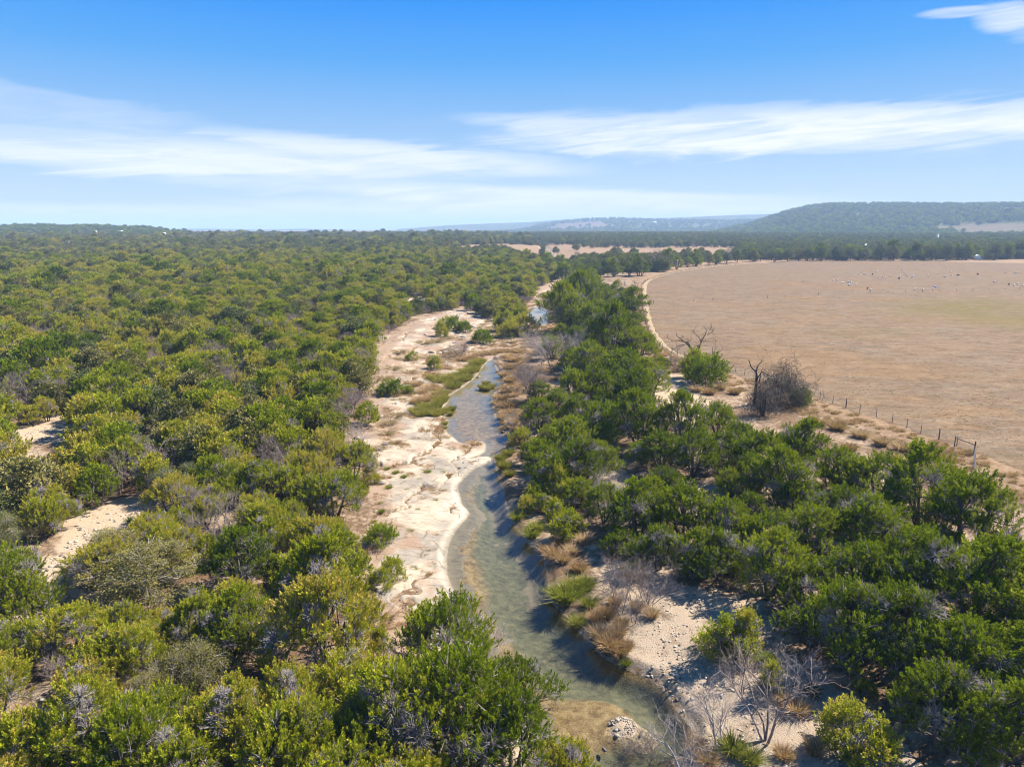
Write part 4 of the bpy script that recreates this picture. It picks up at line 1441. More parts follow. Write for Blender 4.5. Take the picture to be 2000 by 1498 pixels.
kind = np.where(far_oak, np.where(rngT.random(nf) < .5, 6, np.where(rngT.random(nf) < .5, 7, kind)), kind)
scl = rngT.uniform(.55, 1.08, nf) * np.where(rngT.random(nf) < .04, 1.45, 1.0) * np.where(dd_ > 800, 1.75, np.where(dd_ > 330, 1.25, 1.0))
scatter('distant_woodland', LODS, np.stack([fx_, fy_, fz_ - .1], 1), scl, rngT.random(nf) * 6.28, kind)
print('trees: junipers', n_jun, 'bare', n_bare, 'oak', n_oak, 'far', nf)

# ------------------------------------------------------------------ belts of trees behind the pasture
def belt(px0, px1, y0, y1, z, s, dens, rng):
    """points on the ground between two photo rows"""
    a = np.vstack([pxpoly([(px0, y1), (px1, y1)], z), pxpoly([(px1, y0), (px0, y0)], z)])
    x, y = hexpts(a[:, 0].min(), a[:, 0].max(), a[:, 1].min(), a[:, 1].max(), s, .42, rng)
    k = inside(x, y, a) & (rng.random(len(x)) < dens)
    return x[k], y[k]


G_BELT = 'trees along the far edge of the pasture'
rngB = np.random.default_rng(5)
near_belt = []
BELT = [(1130, 540, 44, 4), (1175, 542, 50, 4), (1205, 540, 60, 4), (1240, 540, 62, 4), (1275, 530, 56, 8), (1305, 528, 60, 5), (1340, 522, 40, 4), (1365, 520, 46, 4), (1395, 517, 44, 4), (1420, 515, 40, 8), (1440, 508, 44, 7),
                       (1480, 510, 40, 7), (1535, 511, 44, 7), (1570, 510, 44, 7), (1600, 510, 46, 4), (1632, 510, 52, 7), (1662, 510, 46, 7), (1690, 509, 40, 6), (1722, 509, 54, 7), (1752, 509, 50, 6), (1785, 509, 50, 4),
                       (1812, 509, 46, 7), (1840, 509, 48, 7), (1866, 508, 40, 7), (1888, 508, 40, 4), (1936, 508, 54, 7), (1965, 506, 44, 4), (1990, 505, 50, 7), (1070, 552, 44, 7), (1040, 560, 50, 7), (1010, 566, 50, 4), (975, 570, 52, 7),
                       (940, 575, 50, 4), (1095, 535, 40, 4), (1060, 530, 40, 7)]
BELT += [(px + 21, py - 1.5, w * rngB.uniform(.75, 1.05), int(rngB.choice([4, 7, 7, 6, 4]))) for (px, py, w, k) in BELT if py < 545]
for (px, py, w, k) in BELT:
    g = gnd(px + float(rngB.uniform(-8, 8)), py)
    r = w * .58 / FPX * math.hypot(g[0], g[1]) / 2
    if k == 8:
        plant('bare_tree', BARE[2][1], g[0], g[1], rngB.random() * 6, r / 2.0, 'pinkish grey leafless tree', 'tree', G_BELT)
    elif k in (6, 7):
        h_, r0, parts = OAK[{6: 0, 7: 2}[k]]
        plant('oak_tree', parts, g[0], g[1], rngB.random() * 6, r / r0 * 1.05, {6: 'tan-leaved', 7: 'grey-green'}[k] + ' oak', 'tree', G_BELT)
    else:
        h_, r0, parts = DEEP[int(rngB.integers(0, len(DEEP)))]
        s = r / r0
        plant('cedar_tree', parts, g[0], g[1], rngB.random() * 6, (s, s, s * 1.05), 'dark rounded cedar', 'tree', G_BELT)

bx_, by_ = [], []
for args in [(1440, 2250, 482, 503, 5.0, 9.0, .95), (1140, 2300, 466, 484, 5.5, 15.0, .85), (760, 1450, 462, 480, 5.5, 14.0, .9), (560, 900, 464, 478, 9, 14, .6), (1290, 1480, 500, 510, 4.0, 9, .25), (1120, 1300, 512, 530, 3.0, 6, .9), (1030, 1250, 480, 500, 4, 16, .06)]:
    x, y = belt(*args, rngB)
    bx_.append(x); by_.append(y)
bx_, by_ = np.concatenate(bx_), np.concatenate(by_)
bz_ = hgt(bx_, by_)
u = rngB.random(len(bx_))
kind = np.where(u < .46, 7, np.where(u < .84, 6, np.where(u < .90, 4, 8)))
scatter('far_tree_belts', LODS, np.stack([bx_, by_, bz_ - .1], 1), rngB.uniform(1.1, 1.75, len(bx_)), rngB.random(len(bx_)) * 6.28, kind)

# woods on the hills
hp, hs, hk = [], [], []
for H_, n_, sc, dens in ((HILL_A, 12000, 2.0, .9), (HILL_B, 3000, 2.6, .6), (HILL_L, 2600, 2.0, .9)):
    az, dist, depth, bz0, top, (hx, hy, hz, T, hb) = H_
    ii = rngB.integers(0, hx.shape[0] - 9, n_)
    jj = rngB.integers(0, hx.shape[1] - 1, n_)
    fu, fv = rngB.random(n_), rngB.random(n_)
    f4 = lambda a: (a[ii, jj] * (1 - fu) + a[ii, jj + 1] * fu) * (1 - fv) + (a[ii + 1, jj] * (1 - fu) + a[ii + 1, jj + 1] * fu) * fv
    x, y, z = f4(hx), f4(hy), f4(hz)
    bareish = fbm(x / 260, y / 260, 200) > .66
    k = ~(bareish & (rngB.random(n_) < .8)) & (f4(hb) < .5)
    hp.append(np.stack([x, y, z - .5], 1)[k]); hs.append(rngB.uniform(.8, 1.25, k.sum()) * sc); hk.append(np.where(rngB.random(k.sum()) < .6, 4, 7))
    jj = rngB.integers(0, hx.shape[1] - 1, 420)          # and along the crest
    fu = rngB.random(420)
    r_ = np.argmin(np.abs(T[:, 0] - 1))
    x, y, z = (a[r_, jj] * (1 - fu) + a[r_, jj + 1] * fu for a in (hx, hy, hz))
    k = fbm(x / 120, y / 120, 210) > .44
    hp.append(np.stack([x, y, z - .5], 1)[k]); hs.append((.6 + .75 * rngB.random(k.sum()) ** 2) * sc); hk.append(np.where(rngB.random(k.sum()) < .5, 4, 7))
hp = np.vstack(hp)
scatter('hillside_woodland', LODS, hp, np.concatenate(hs), rngB.random(len(hp)) * 6.28, np.concatenate(hk))


# ------------------------------------------------------------------ creekside plants, single shrubs, dead trees
def put_grass(kind, px, py, wpx, look, group, flat=1.0):
    g = gnd(px, py)
    z = max(float(g[2]), -.08)
    s = wpx / FPX * math.hypot(g[0], g[1], CAM_H) / 2 / 1.0
    me = GRASS[kind][int(RNG.integers(0, 3))]
    o = thing('grass_clump', (g[0], g[1], z), RNG.random() * 6.28, (s, s, min(s * flat, 1.5)), category='grass clump', group=group)
    link('blades', me, o)
    REG.append((o, look, group))


for (px, py, w) in [(1104, 1175, 66), (1125, 1158, 54), (1145, 1150, 50), (1128, 1222, 42), (1038, 1050, 44), (1048, 1036, 40), (1222, 1300, 26), (1150, 1185, 40), (1085, 1165, 40), (1010, 1015, 34), (1430, 1470, 60), (1465, 1490, 50)]:
    put_grass('sedge', px, py, w, 'green sedge clump', 'green sedge clumps on the water edge')
for (px, py, w) in [(985, 915, 40), (978, 900, 34), (992, 890, 34), (995, 930, 32), (870, 1192, 30), (878, 1185, 26)]:
    put_grass('reed', px, py, w, 'olive grass clump', 'olive grass clumps by the creek', 1.0)
for (px, py, w) in [(858, 748, 44), (876, 742, 48), (895, 738, 48), (910, 730, 46), (922, 722, 40), (885, 752, 40), (905, 745, 36), (845, 742, 36), (932, 714, 34), (942, 762, 24), (952, 764, 26), (962, 760, 22), (950, 755, 24), (873, 806, 22), (884, 802, 22), (880, 812, 20), (869, 830, 18), (868, 838, 16),
                    (820, 795, 26), (838, 800, 26)]:
    put_grass('reed', px, py, w, 'olive-yellow reed clump', 'reed clumps along the upper pool', 1.0)
for k, (px, py) in enumerate(LEFT_EDGE):
    if 704 < py < 815:
        put_grass('reed', px - 7, py - 1, 34, 'olive-yellow reed clump', 'reed clumps along the upper pool', 1.0)
        put_grass('reed', px - 16, py + 2, 38, 'olive-yellow reed clump', 'reed clumps along the upper pool', 1.0)
for (px, py, w) in [(1190, 1268, 62), (1170, 1245, 56), (1206, 1240, 50), (1165, 1212, 44), (1185, 1205, 50), (1210, 1285, 50), (1200, 1180, 44), (1272, 1205, 44), (1080, 1088, 50), (1100, 1098, 48), (1065, 1078, 40), (1115, 1082, 44), (1095, 1065, 40), (1225, 1265, 36),
                    (994, 812, 44), (1002, 830, 40), (985, 820, 34), (992, 796, 40), (982, 782, 36), (990, 768, 34), (996, 748, 40), (985, 735, 38), (998, 722, 42), (1006, 706, 44), (990, 700, 36), (975, 690, 40), (955, 692, 44), (938, 694, 42), (920, 700, 40), (905, 706, 38), (1000, 688, 38), (1015, 690, 40),
                    (830, 785, 44), (845, 778, 46), (825, 770, 40), (812, 790, 34), (840, 762, 44), (855, 765, 40), (815, 755, 34), (1140, 1060, 44), (1060, 1000, 36), (1090, 1030, 38), (1215, 1222, 40), (1130, 1115, 44), (1245, 1190, 40)]:
    put_grass('dry', px, py, w, 'russet dry grass clump', 'russet grass clumps along the creek')
for (px, py, w) in [(790, 705, 50), (768, 722, 44), (800, 730, 40), (780, 690, 40), (850, 668, 56), (828, 672, 46), (870, 662, 40), (752, 742, 36), (745, 765, 30), (890, 690, 40), (835, 700, 34), (1555, 1392, 60), (1530, 1375, 44), (1690, 1400, 50), (1720, 1440, 56), (1640, 1340, 44), (1380, 1490, 60), (1590, 1470, 56), (1530, 1480, 50), (1360, 1460, 44),
                    (760, 1210, 30), (740, 880, 36), (760, 830, 40), (775, 815, 44), (755, 850, 36), (770, 870, 30), (990, 650, 36), (970, 660, 36), (1010, 640, 30), (1000, 670, 34), (1075, 860, 34), (1485, 770, 36), (1330, 780, 30), (1405, 760, 44), (1385, 770, 40), (1360, 765, 36), (1435, 770, 36), (1600, 830, 40), (1635, 840, 44), (1680, 855, 44), (1720, 870, 40), (1760, 880, 44), (1800, 890, 44), (1840, 900, 40), (1745, 900, 40), (1660, 880, 36), (1790, 925, 40), (1850, 925, 40)]:
    put_grass('straw' if px < 1300 else 'dry', px, py, w, 'pale straw grass clump' if px < 1300 else 'dry reddish grass clump', 'dry grass clumps on open ground')

for (px, py, w, look) in [(745, 1062, 66, 'dark green juniper shrub'), (768, 1130, 50, 'bright green juniper shrub'), (742, 1150, 46, 'bright green juniper shrub'), (722, 945, 36, 'yellow-green juniper shrub'), (765, 772, 56, 'dark green juniper shrub'), (712, 905, 40, 'green juniper shrub'),
                          (880, 645, 52, 'dark green juniper shrub'), (906, 650, 34, 'dark green juniper shrub'), (942, 672, 44, 'dark green juniper shrub'), (862, 660, 30, 'green juniper shrub'), (1000, 660, 50, 'green juniper shrub'), (985, 650, 40, 'green juniper shrub'), (1025, 655, 50, 'green juniper shrub'),
                          (1380, 752, 84, 'dark rounded juniper shrub'), (1355, 740, 50, 'grey-green juniper shrub'), (1425, 1290, 84, 'bright green juniper shrub'), (1395, 1275, 56, 'bright green juniper shrub'), (1455, 1275, 56, 'upright green juniper shrub'),
                          (1505, 1355, 40, 'narrow upright juniper shrub'), (1500, 1300, 40, 'small dark juniper shrub'), (1670, 1485, 100, 'bright yellow-green juniper shrub'), (1645, 1470, 70, 'bright yellow-green juniper shrub'), (1905, 1490, 66, 'bright green juniper shrub'), (1688, 1360, 40, 'small green juniper shrub'), (1760, 1370, 36, 'small green juniper shrub'),
                          (1085, 970, 60, 'olive-green shrub'), (1115, 985, 60, 'olive-green shrub'), (1050, 985, 54, 'olive-green shrub'), (1085, 1020, 50, 'green juniper shrub'), (1105, 1050, 60, 'bright green juniper shrub'), (1030, 1000, 40, 'olive-green shrub'), (1020, 870, 44, 'bright green juniper shrub'), (1235, 1130, 40, 'small green juniper shrub'),
                          (1205, 985, 56, 'dark green juniper shrub'), (800, 772, 22, 'small green shrub'), (850, 722, 26, 'small green shrub'), (803, 706, 22, 'small green shrub'), (700, 1178, 40, 'yellow-green juniper shrub'), (720, 1195, 34, 'yellow-green juniper shrub'), (690, 1105, 40, 'yellow-green juniper shrub'),
                          (1205, 560, 14, 'round yellow shrub')]:
    g = gnd(px, py)
    q = int(RNG.integers(0, 2)) if 'upright' not in look else 2
    h_, r0, parts = SHRUB[q] if 'dark' not in look else SHRUB_D
    s = w / FPX * math.hypot(g[0], g[1], CAM_H) / 2 / r0 * 1.0
    plant('juniper_shrub', parts, g[0], g[1], RNG.random() * 6.28, (s, s, s * RNG.uniform(.8, 1.05)), look, 'shrub', 'single shrubs')
small = [(745, 985), (757, 918), (773, 926), (789, 934), (819, 939), (808, 1115), (776, 1101), (816, 998), (801, 1041), (745, 1002), (835, 925), (760, 955), (795, 960), (865, 925), (730, 1020), (785, 1075), (760, 1180), (850, 980)]
for k, (px, py) in enumerate(small):
    put_grass('sedge', px, py, float(RNG.uniform(9, 19)), 'tiny yellow-green grass tuft', 'tiny green tufts on the limestone')

# leafless trees and bushes that stand out
M['pale_bare'] = diffuse_mat('pale bare branches', [(0.2, (0.20, 0.165, 0.15)), (0.6, (0.36, 0.31, 0.285)), (0.9, (0.52, 0.48, 0.45))], nscale=3)


def standout(seed, px, py, hpx, look, name='bare_tree', cat='tree', material='bare', group='leafless trees beside the creek', tilt=None, **kw):
    g = gnd(px, py)
    H = hpx / FPX * math.hypot(g[0], g[1], CAM_H)
    t, w = bare(seed, H, **kw)
    parts = {'trunk': t.mesh('trunk', [M[material]])}
    if w.n:
        parts['twig_sprays'] = w.mesh('twig_sprays', [M[material]])
    return plant(name, parts, g[0], g[1], 0, 1.0, look, cat, group, tilt=tilt)


BUSH = dict(name='bare_bush', cat='bush', group='leafless bushes')
standout(901, 1212, 1200, 120, 'silvery leafless tree with two thin stems', spread=.35, stems=2, depth=4, kids=4, r0=.05, up=.5)
standout(902, 1238, 1216, 110, 'thin silvery leafless tree', spread=.3, stems=2, depth=4, kids=4, r0=.045, up=.5)
standout(903, 1268, 1180, 100, 'silvery leafless bush of upright stems', spread=.5, stems=6, depth=3, kids=5, r0=.035, up=.6, **BUSH)
standout(904, 1200, 1150, 80, 'grey twiggy leafless bush', spread=.6, stems=6, depth=3, kids=4, r0=.03, up=.4, **BUSH)
standout(905, 1495, 1450, 215, 'forked leafless tree with a long leaning stem', spread=.36, stems=4, depth=4, kids=3, r0=.085, up=.45, tilt=(0.05, -0.12))
standout(906, 1405, 1480, 150, 'slim pale leafless sapling', spread=.25, stems=2, depth=4, kids=4, r0=.05, up=.4, material='pale_bare')
standout(907, 1335, 1520, 120, 'pale leafless tree with crooked white limbs', spread=.6, stems=3, depth=4, kids=3, r0=.06, up=.1, material='pale_bare')
standout(908, 1265, 1490, 70, 'low fine-twigged leafless bush', spread=.8, stems=6, depth=3, kids=5, r0=.02, up=.3, **BUSH)
standout(909, 1548, 1330, 90, 'white twiggy leafless bush', spread=.7, stems=4, depth=4, kids=4, r0=.04, up=.2, material='pale_bare', **BUSH)
standout(910, 1440, 1340, 70, 'grey leafless bush with drooping twigs', spread=.7, stems=4, depth=3, kids=3, r0=.03, up=.2, **BUSH)
standout(911, 1082, 725, 110, 'tall pale leafless tree', spread=.35, stems=2, depth=4, kids=5, r0=.11, up=.3, material='pale_bare')
standout(912, 1060, 712, 80, 'pale leafless tree beside the rocks', spread=.6, stems=3, depth=4, kids=5, r0=.08, up=.3, material='pale_bare')
standout(913, 1040, 780, 75, 'dense purplish-grey leafless bush', spread=.6, stems=7, depth=3, kids=6, r0=.06, up=.4, **BUSH)
standout(914, 1030, 760, 60, 'purplish-grey leafless bush', spread=.6, stems=7, depth=3, kids=6, r0=.05, up=.4, **BUSH)
standout(915, 1180, 990, 80, 'pale spiky leafless bush', spread=.45, stems=5, depth=3, kids=5, r0=.035, up=.4, material='pale_bare', **BUSH)
standout(916, 1012, 845, 60, 'white-twigged leafless bush', spread=.6, stems=5, depth=3, kids=5, r0=.035, up=.3, material='pale_bare', **BUSH)
standout(917, 945, 1290, 100, 'fine pale leafless tree over the water', spread=.5, stems=3, depth=4, kids=4, r0=.035, up=.3, material='pale_bare')
standout(918, 915, 1240, 80, 'fine grey leafless bush on the shelf tip', spread=.45, stems=4, depth=3, kids=5, r0=.025, up=.3, **BUSH)
standout(919, 695, 868, 52, 'white dead bush on the shelf', spread=.9, stems=6, depth=3, kids=5, r0=.05, up=.1, material='pale_bare', **BUSH)
standout(920, 705, 1215, 60, 'bleached dead bush on the shelf', spread=1.0, stems=6, depth=3, kids=5, r0=.04, up=0.0, material='pale_bare', **BUSH)
standout(921, 1320, 722, 40, 'low grey leafless bush by the track', spread=1.0, stems=7, depth=3, kids=5, r0=.05, up=.2, **BUSH)
standout(922, 1345, 718, 36, 'grey leafless bush by the dead tree', spread=1.0, stems=7, depth=3, kids=5, r0=.05, up=.2, **BUSH)
standout(923, 900, 700, 40, 'brown leafless bush among rocks', spread=.8, stems=7, depth=3, kids=5, r0=.05, up=.2, **BUSH)
standout(924, 872, 716, 55, 'small dark leafless sapling', spread=.15, stems=1, depth=3, kids=4, r0=.05, up=.4, material='deadwood')
standout(925, 782, 762, 40, 'slender grey leafless sapling', spread=.2, stems=2, depth=3, kids=4, r0=.03, up=.4)
standout(926, 1780, 1030, 70, 'silvery dead tree among junipers', spread=.5, stems=4, depth=3, kids=5, r0=.05, up=.3, material='pale_bare')
standout(927, 1243, 568, 24, 'small dark leafless tree by the track', spread=.4, stems=2, depth=3, kids=4, r0=.10, up=.3, material='deadwood')
standout(928, 1216, 565, 22, 'small grey leafless tree in reddish grass', spread=.4, stems=2, depth=3, kids=4, r0=.10, up=.3)
standout(929, 1512, 512, 26, 'dark forked leafless tree at the pasture edge', spread=.7, stems=3, depth=3, kids=4, r0=.25, up=.2, material='deadwood')
standout(930, 1450, 1110, 70, 'grey dead tree among junipers', spread=.6, stems=4, depth=3, kids=5, r0=.04, up=.3, material='pale_bare')


# the big dead tree by the pasture fence: limbs traced one by one in its own plane, with depth
def dead_tree(px, py, limbs, name, look, material='deadwood', rscale=1.0, group='dead trees by the pasture fence', seed=1, extra=None):
    g = gnd(px, py)
    D = math.hypot(g[0], g[1], CAM_H)
    k = D / FPX
    rng = np.random.default_rng(seed)
    t, w = Geo(), Geo()
    for (pts, r0, r1) in limbs:
        pts = np.array(pts, float)
        ph = rng.random() * 6.28
        n = len(pts)
        depth = np.cumsum(rng.normal(size=n) * .12 + .10 * math.sin(ph)) * np.linspace(0, 1, n) * 2
        p3 = np.stack([(pts[:, 0] - px) * k, depth, (py - pts[:, 1]) * k * 1.02], 1)
        fine = np.vstack([np.linspace(p3[i], p3[i + 1], 4)[:-1] for i in range(n - 1)] + [p3[-1:]])
        fine = fine + rng.normal(size=fine.shape) * .03 * np.linspace(0, 1, len(fine))[:, None]
        t.tube(fine, np.linspace(r0, r1, len(fine)) * rscale, 6, 0, rng.random())
        for c in range(int(4 * len(pts) * (r0 < .2) + 3)):
            i = rng.integers(len(fine) // 3, len(fine))
            d = unit(rng.normal(size=3) + np.array([0, 0, .4]))
            L = .35 + .7 * rng.random()
            e = fine[i] + d * L
            w.sticks([fine[i], e], [e, e + unit(d + rng.normal(size=3) * .5) * L * .6], [.022, .012], [.012, .006], 0, rng.random(2))
    parts = {'trunk': t.mesh('trunk', [M[material]]), 'twig_sprays': w.mesh('twig_sprays', [M[material]])}
    return plant(name, parts, g[0], g[1], 0, 1.0, look, 'tree', group)


def zc(pts, ox=1280, oy=630, s=6.25):
    return [(ox + a / s, oy + b / s) for a, b in pts]


dead_tree(1356, 722, [(zc([(480, 590), (480, 410), (420, 330), (360, 260), (290, 215), (240, 175), (232, 135)]), .20, .03), (zc([(480, 420), (430, 320), (380, 255), (290, 240), (200, 235), (140, 205)]), .16, .02),
                      (zc([(470, 420), (510, 350), (530, 280), (560, 230), (600, 180), (620, 130), (600, 90)]), .18, .03), (zc([(540, 250), (500, 190), (450, 150), (440, 105)]), .08, .02), (zc([(605, 170), (650, 140), (672, 118)]), .06, .02),
                      (zc([(620, 120), (645, 80)]), .04, .015), (zc([(560, 240), (620, 245), (710, 245)]), .07, .015), (zc([(390, 275), (300, 290), (210, 360)]), .08, .015), (zc([(330, 285), (270, 330), (235, 370)]), .05, .012), (zc([(370, 255), (425, 210)]), .05, .012),
                      (zc([(310, 210), (300, 175)]), .04, .012), (zc([(475, 420), (485, 330), (500, 290), (470, 290)]), .09, .04)], 'dead_tree', 'tall dark dead tree with spreading bare limbs', seed=3)
dead_tree(1389, 716, [(zc([(685, 540), (695, 440), (690, 320)]), .10, .03), (zc([(700, 430), (750, 390), (800, 325)]), .07, .02), (zc([(695, 400), (720, 320)]), .05, .02)], 'dead_tree', 'small forked dead tree beside the larger dead tree', seed=4)
dead_tree(1474, 790, [(zc([(1210, 1000), (1210, 800), (1205, 660), (1195, 620), (1140, 570), (1112, 485)]), .26, .05), (zc([(1200, 640), (1205, 560), (1250, 495)]), .12, .04), (zc([(1210, 720), (1260, 620), (1320, 650), (1330, 690)]), .10, .03),
                      (zc([(1240, 760), (1260, 630), (1340, 690)]), .10, .03), (zc([(1230, 820), (1300, 760), (1370, 700)]), .12, .03)], 'dead_tree', 'thick broken dead trunk wrapped in bare vines', seed=6)


def vine_heap(px, py, wpx, hpx, seed, look, n=260):
    g = gnd(px, py)
    k = math.hypot(g[0], g[1], CAM_H) / FPX
    R, H = wpx * k / 2, hpx * k
    rng = np.random.default_rng(seed)
    w, t = Geo(), Geo()
    A, B = [], []
    for i in range(n):
        th = rng.random() * 6.28
        uu = rng.random()
        p = np.array([math.cos(th) * R * .72 * math.sqrt(uu), math.sin(th) * R * .72 * math.sqrt(uu), H * (1.0 - .55 * uu) * (.55 + .5 * rng.random())])
        d = unit(np.array([math.cos(th), math.sin(th), .25]) * .7 + rng.normal(size=3) * .8)
        for s in range(14):
            d = unit(d + rng.normal(size=3) * .55 + np.array([-p[0] / R * .2, -p[1] / R * .2, -.16]))
            q = p + d * H * .085
            if q[2] < .05:
                break
            A.append(p); B.append(q)
            p = q
    A, B = np.array(A), np.array(B)
    w.sticks(A, B, .02, .012, 0, rng.random(len(A)))
    for s in range(5):
        th = rng.random() * 6.28
        t.tube(curve_pts(np.array([math.cos(th) * .2, math.sin(th) * .2, -.2]), np.array([math.cos(th) * R * .4, math.sin(th) * R * .4, H * .7]), rng.normal(size=3) * .3, 6), np.linspace(.14, .04, 6), 6, 0, rng.random())
    plant('vine_tangle', {'stems': t.mesh('stems', [M['deadwood']]), 'vines': w.mesh('vines', [M['bark']])}, g[0], g[1], 0, 1, look, 'vine tangle', 'bare vine tangles by the pasture fence')


vine_heap(1490, 812, 56, 62, 31, 'dark bare vine tangle hanging round the broken dead trunk')
vine_heap(1528, 792, 88, 66, 32, 'big grey bare vine tangle with a looped top', 520)
g = gnd(1562, 790)
h_, r0, parts = SHRUB_D
plant('juniper_shrub', parts, g[0], g[1], 1.0, 1.35, 'dark green juniper shrub', 'shrub', 'single shrubs')


# yucca
def yucca(px, py, wpx, look):
    g = gnd(px, py)
    R = wpx / FPX * math.hypot(g[0], g[1], CAM_H) / 2
    o = thing('yucca', g, 0, 1, category='yucca', group='yuccas')
    rng = np.random.default_rng(int(px))
    gg = Geo()
    n = 110
    th = rng.random(n) * 6.28
    ph = np.arcsin(rng.random(n) * .98)
    d = np.stack([np.cos(th) * np.cos(ph), np.sin(th) * np.cos(ph), np.sin(ph)], 1)
    L = R * (.8 + .35 * rng.random(n))
    sd = perp(d, rng) * .022
    b = np.array([[0, 0, .15]]) + d * .06
    mid = b + d * (L * .5)[:, None]
    tip = b + d * L[:, None] - np.array([[0, 0, .04]])
    V = np.stack([b - sd, b + sd, mid + sd * .9, mid - sd * .9, tip], 1).reshape(-1, 3)
    i = np.arange(n)[:, None] * 5
    gg.add(V, i + np.array([[0, 1, 2, 3]]), i + np.array([[3, 2, 4]]), 0, rng.random(n))
    link('leaves', gg.mesh('leaves', [M['yucca']]), o)
    st = Geo()
    st.tube([(0, 0, -.1), (0, 0, .2)], [.07, .06], 6, 0, .4, True)
    link('stem', st.mesh('stem', [M['bark']]), o)
    REG.append((o, look, 'yuccas'))


yucca(1585, 1358, 44, 'spiky dark green yucca on gravel at the wood edge')
yucca(254, 1022, 26, 'spiky pale green yucca in the sandy clearing')

# loose stones
G_ROCK = 'loose limestone rocks'
rk = [(1313, 1318, 12, 0), (1425, 1350, 9, 1), (1433, 1351, 9, 1), (1338, 1340, 9, 1), (1353, 1365, 16, 0), (1270, 1318, 8, 1), (1292, 1308, 8, 1), (1490, 1378, 16, 0), (1325, 1345, 10, 0), (1200, 955, 16, 0), (1330, 1100, 18, 0), (982, 845, 12, 1), (984, 727, 16, 1), (930, 726, 14, 1), (973, 728, 12, 1), (935, 738, 12, 0), (985, 742, 12, 0),
      (990, 706, 14, 0), (755, 872, 26, 1), (740, 880, 24, 0), (768, 878, 20, 0), (665, 865, 24, 0), (685, 880, 26, 0), (700, 858, 22, 0), (672, 850, 18, 0), (700, 890, 24, 0), (668, 1172, 26, 0), (655, 1160, 20, 0), (680, 1160, 22, 0), (690, 1185, 20, 0), (718, 1050, 22, 0), (735, 1062, 20, 0), (745, 945, 24, 0), (760, 950, 18, 1), (730, 935, 18, 0),
      (735, 1000, 14, 0), (800, 1062, 8, 1), (842, 1150, 7, 1), (815, 1156, 6, 1), (860, 660, 16, 0), (845, 690, 18, 0), (815, 690, 18, 0), (870, 690, 16, 0), (830, 655, 16, 0), (890, 672, 16, 0), (905, 660, 14, 0), (925, 640, 16, 0), (760, 800, 16, 0), (775, 790, 16, 0), (745, 815, 16, 0), (790, 745, 14, 0), (1075, 605, 14, 1), (1078, 622, 14, 1), (1062, 590, 12, 0),
      (1050, 588, 12, 0), (1180, 1475, 12, 1), (1205, 1440, 10, 0), (1225, 1420, 10, 0), (1250, 1440, 10, 1), (905, 905, 9, 1), (915, 903, 8, 1), (922, 908, 8, 1), (898, 915, 8, 1), (930, 902, 7, 1), (908, 915, 8, 1), (885, 1015, 8, 1), (990, 675, 14, 0), (1020, 645, 14, 0)]
for (px, py, w, dk) in rk:
    g = gnd(px, py)
    s = w / FPX * math.hypot(g[0], g[1], CAM_H) / 2
    o = link('rock', (ROCKS_D if dk else ROCKS)[int(RNG.integers(0, 2 if dk else 4))], None, (g[0], g[1], max(g[2], -.05) + s * .12), category='rock', group=G_ROCK)
    o.scale = (s, s, s)
    o.rotation_euler = (0, 0, RNG.random() * 6.28)
    REG.append((o, 'dark weathered rock' if dk else 'pale limestone rock', G_ROCK))


def stones(name, poly, n, s0, s1, srcs, seed, minz=.02, sw_max=None):
    rng = np.random.default_rng(seed)
    lo, hi = poly.min(0), poly.max(0)
    x, y = rng.uniform(lo[0], hi[0], n), rng.uniform(lo[1], hi[1], n)
    k = inside(x, y, poly)
    k &= fbm(x / 2.2, y / 2.2, seed) > .45
    x, y = x[k], y[k]
    z, sw, dep, rt = hgt(x, y, True)
    k = z > minz
    x, y, z = x[k], y[k], z[k]
    sc = s0 + (s1 - s0) * rng.random(len(x)) ** 3
    scatter(name, srcs, np.stack([x, y, z + .05], 1), sc, rng.random(len(x)) * 6.28, rng.integers(0, len(srcs), len(x)))


stones('pebbles', BANK, 5000, .03, .16, ROCKS[:3] + ROCKS_D[:1], 41)
sh = pxpoly([(760, 1230), (700, 1190), (705, 1050), (715, 950), (760, 870), (740, 760), (800, 680), (960, 640), (1000, 690), (930, 760), (860, 860), (940, 900), (890, 1010), (870, 1180)], .4)
stones('shelf_rubble', sh, 5200, .03, .17, ROCKS[:3] + ROCKS_D, 42, .08)
cx_, cy_ = [], []
for (gx, gy, rx, ry, px, py) in GAPS[:len(GAPS_PX)]:
    gz = float(hgt(np.array([gx]), np.array([gy]))[0])
    for _ in range(90):
        a_ = RNG.random() * 6.28
        g = G(px + rx * math.cos(a_) * RNG.random(), py + ry * 1.2 * math.sin(a_) * RNG.random(), gz)
        cx_.append(g[0]); cy_.append(g[1])
cx_, cy_ = np.array(cx_), np.array(cy_)
scatter('clearing_rubble', ROCKS[:3] + ROCKS_D[:1], np.stack([cx_, cy_, hgt(cx_, cy_) + .02], 1), .05 + .22 * RNG.random(len(cx_)) ** 3, RNG.random(len(cx_)) * 6.28, RNG.integers(0, 4, len(cx_)))
bar = pxpoly([(862, 1000), (885, 962), (905, 915), (958, 892), (958, 902), (925, 915), (900, 940), (890, 975)], .1)
stones('bar_gravel', bar, 1500, .03, .13, ROCKS[:3] + ROCKS_D[:1], 43, -.02)
isl = np.array([ISLE_C + np.array((math.cos(a) * 1.8, math.sin(a) * 1.3)) for a in np.linspace(0, 6.28, 14)[:-1]])
stones('isle_gravel', isl, 1500, .03, .10, ROCKS[:3] + ROCKS_D[:1], 44, .0)

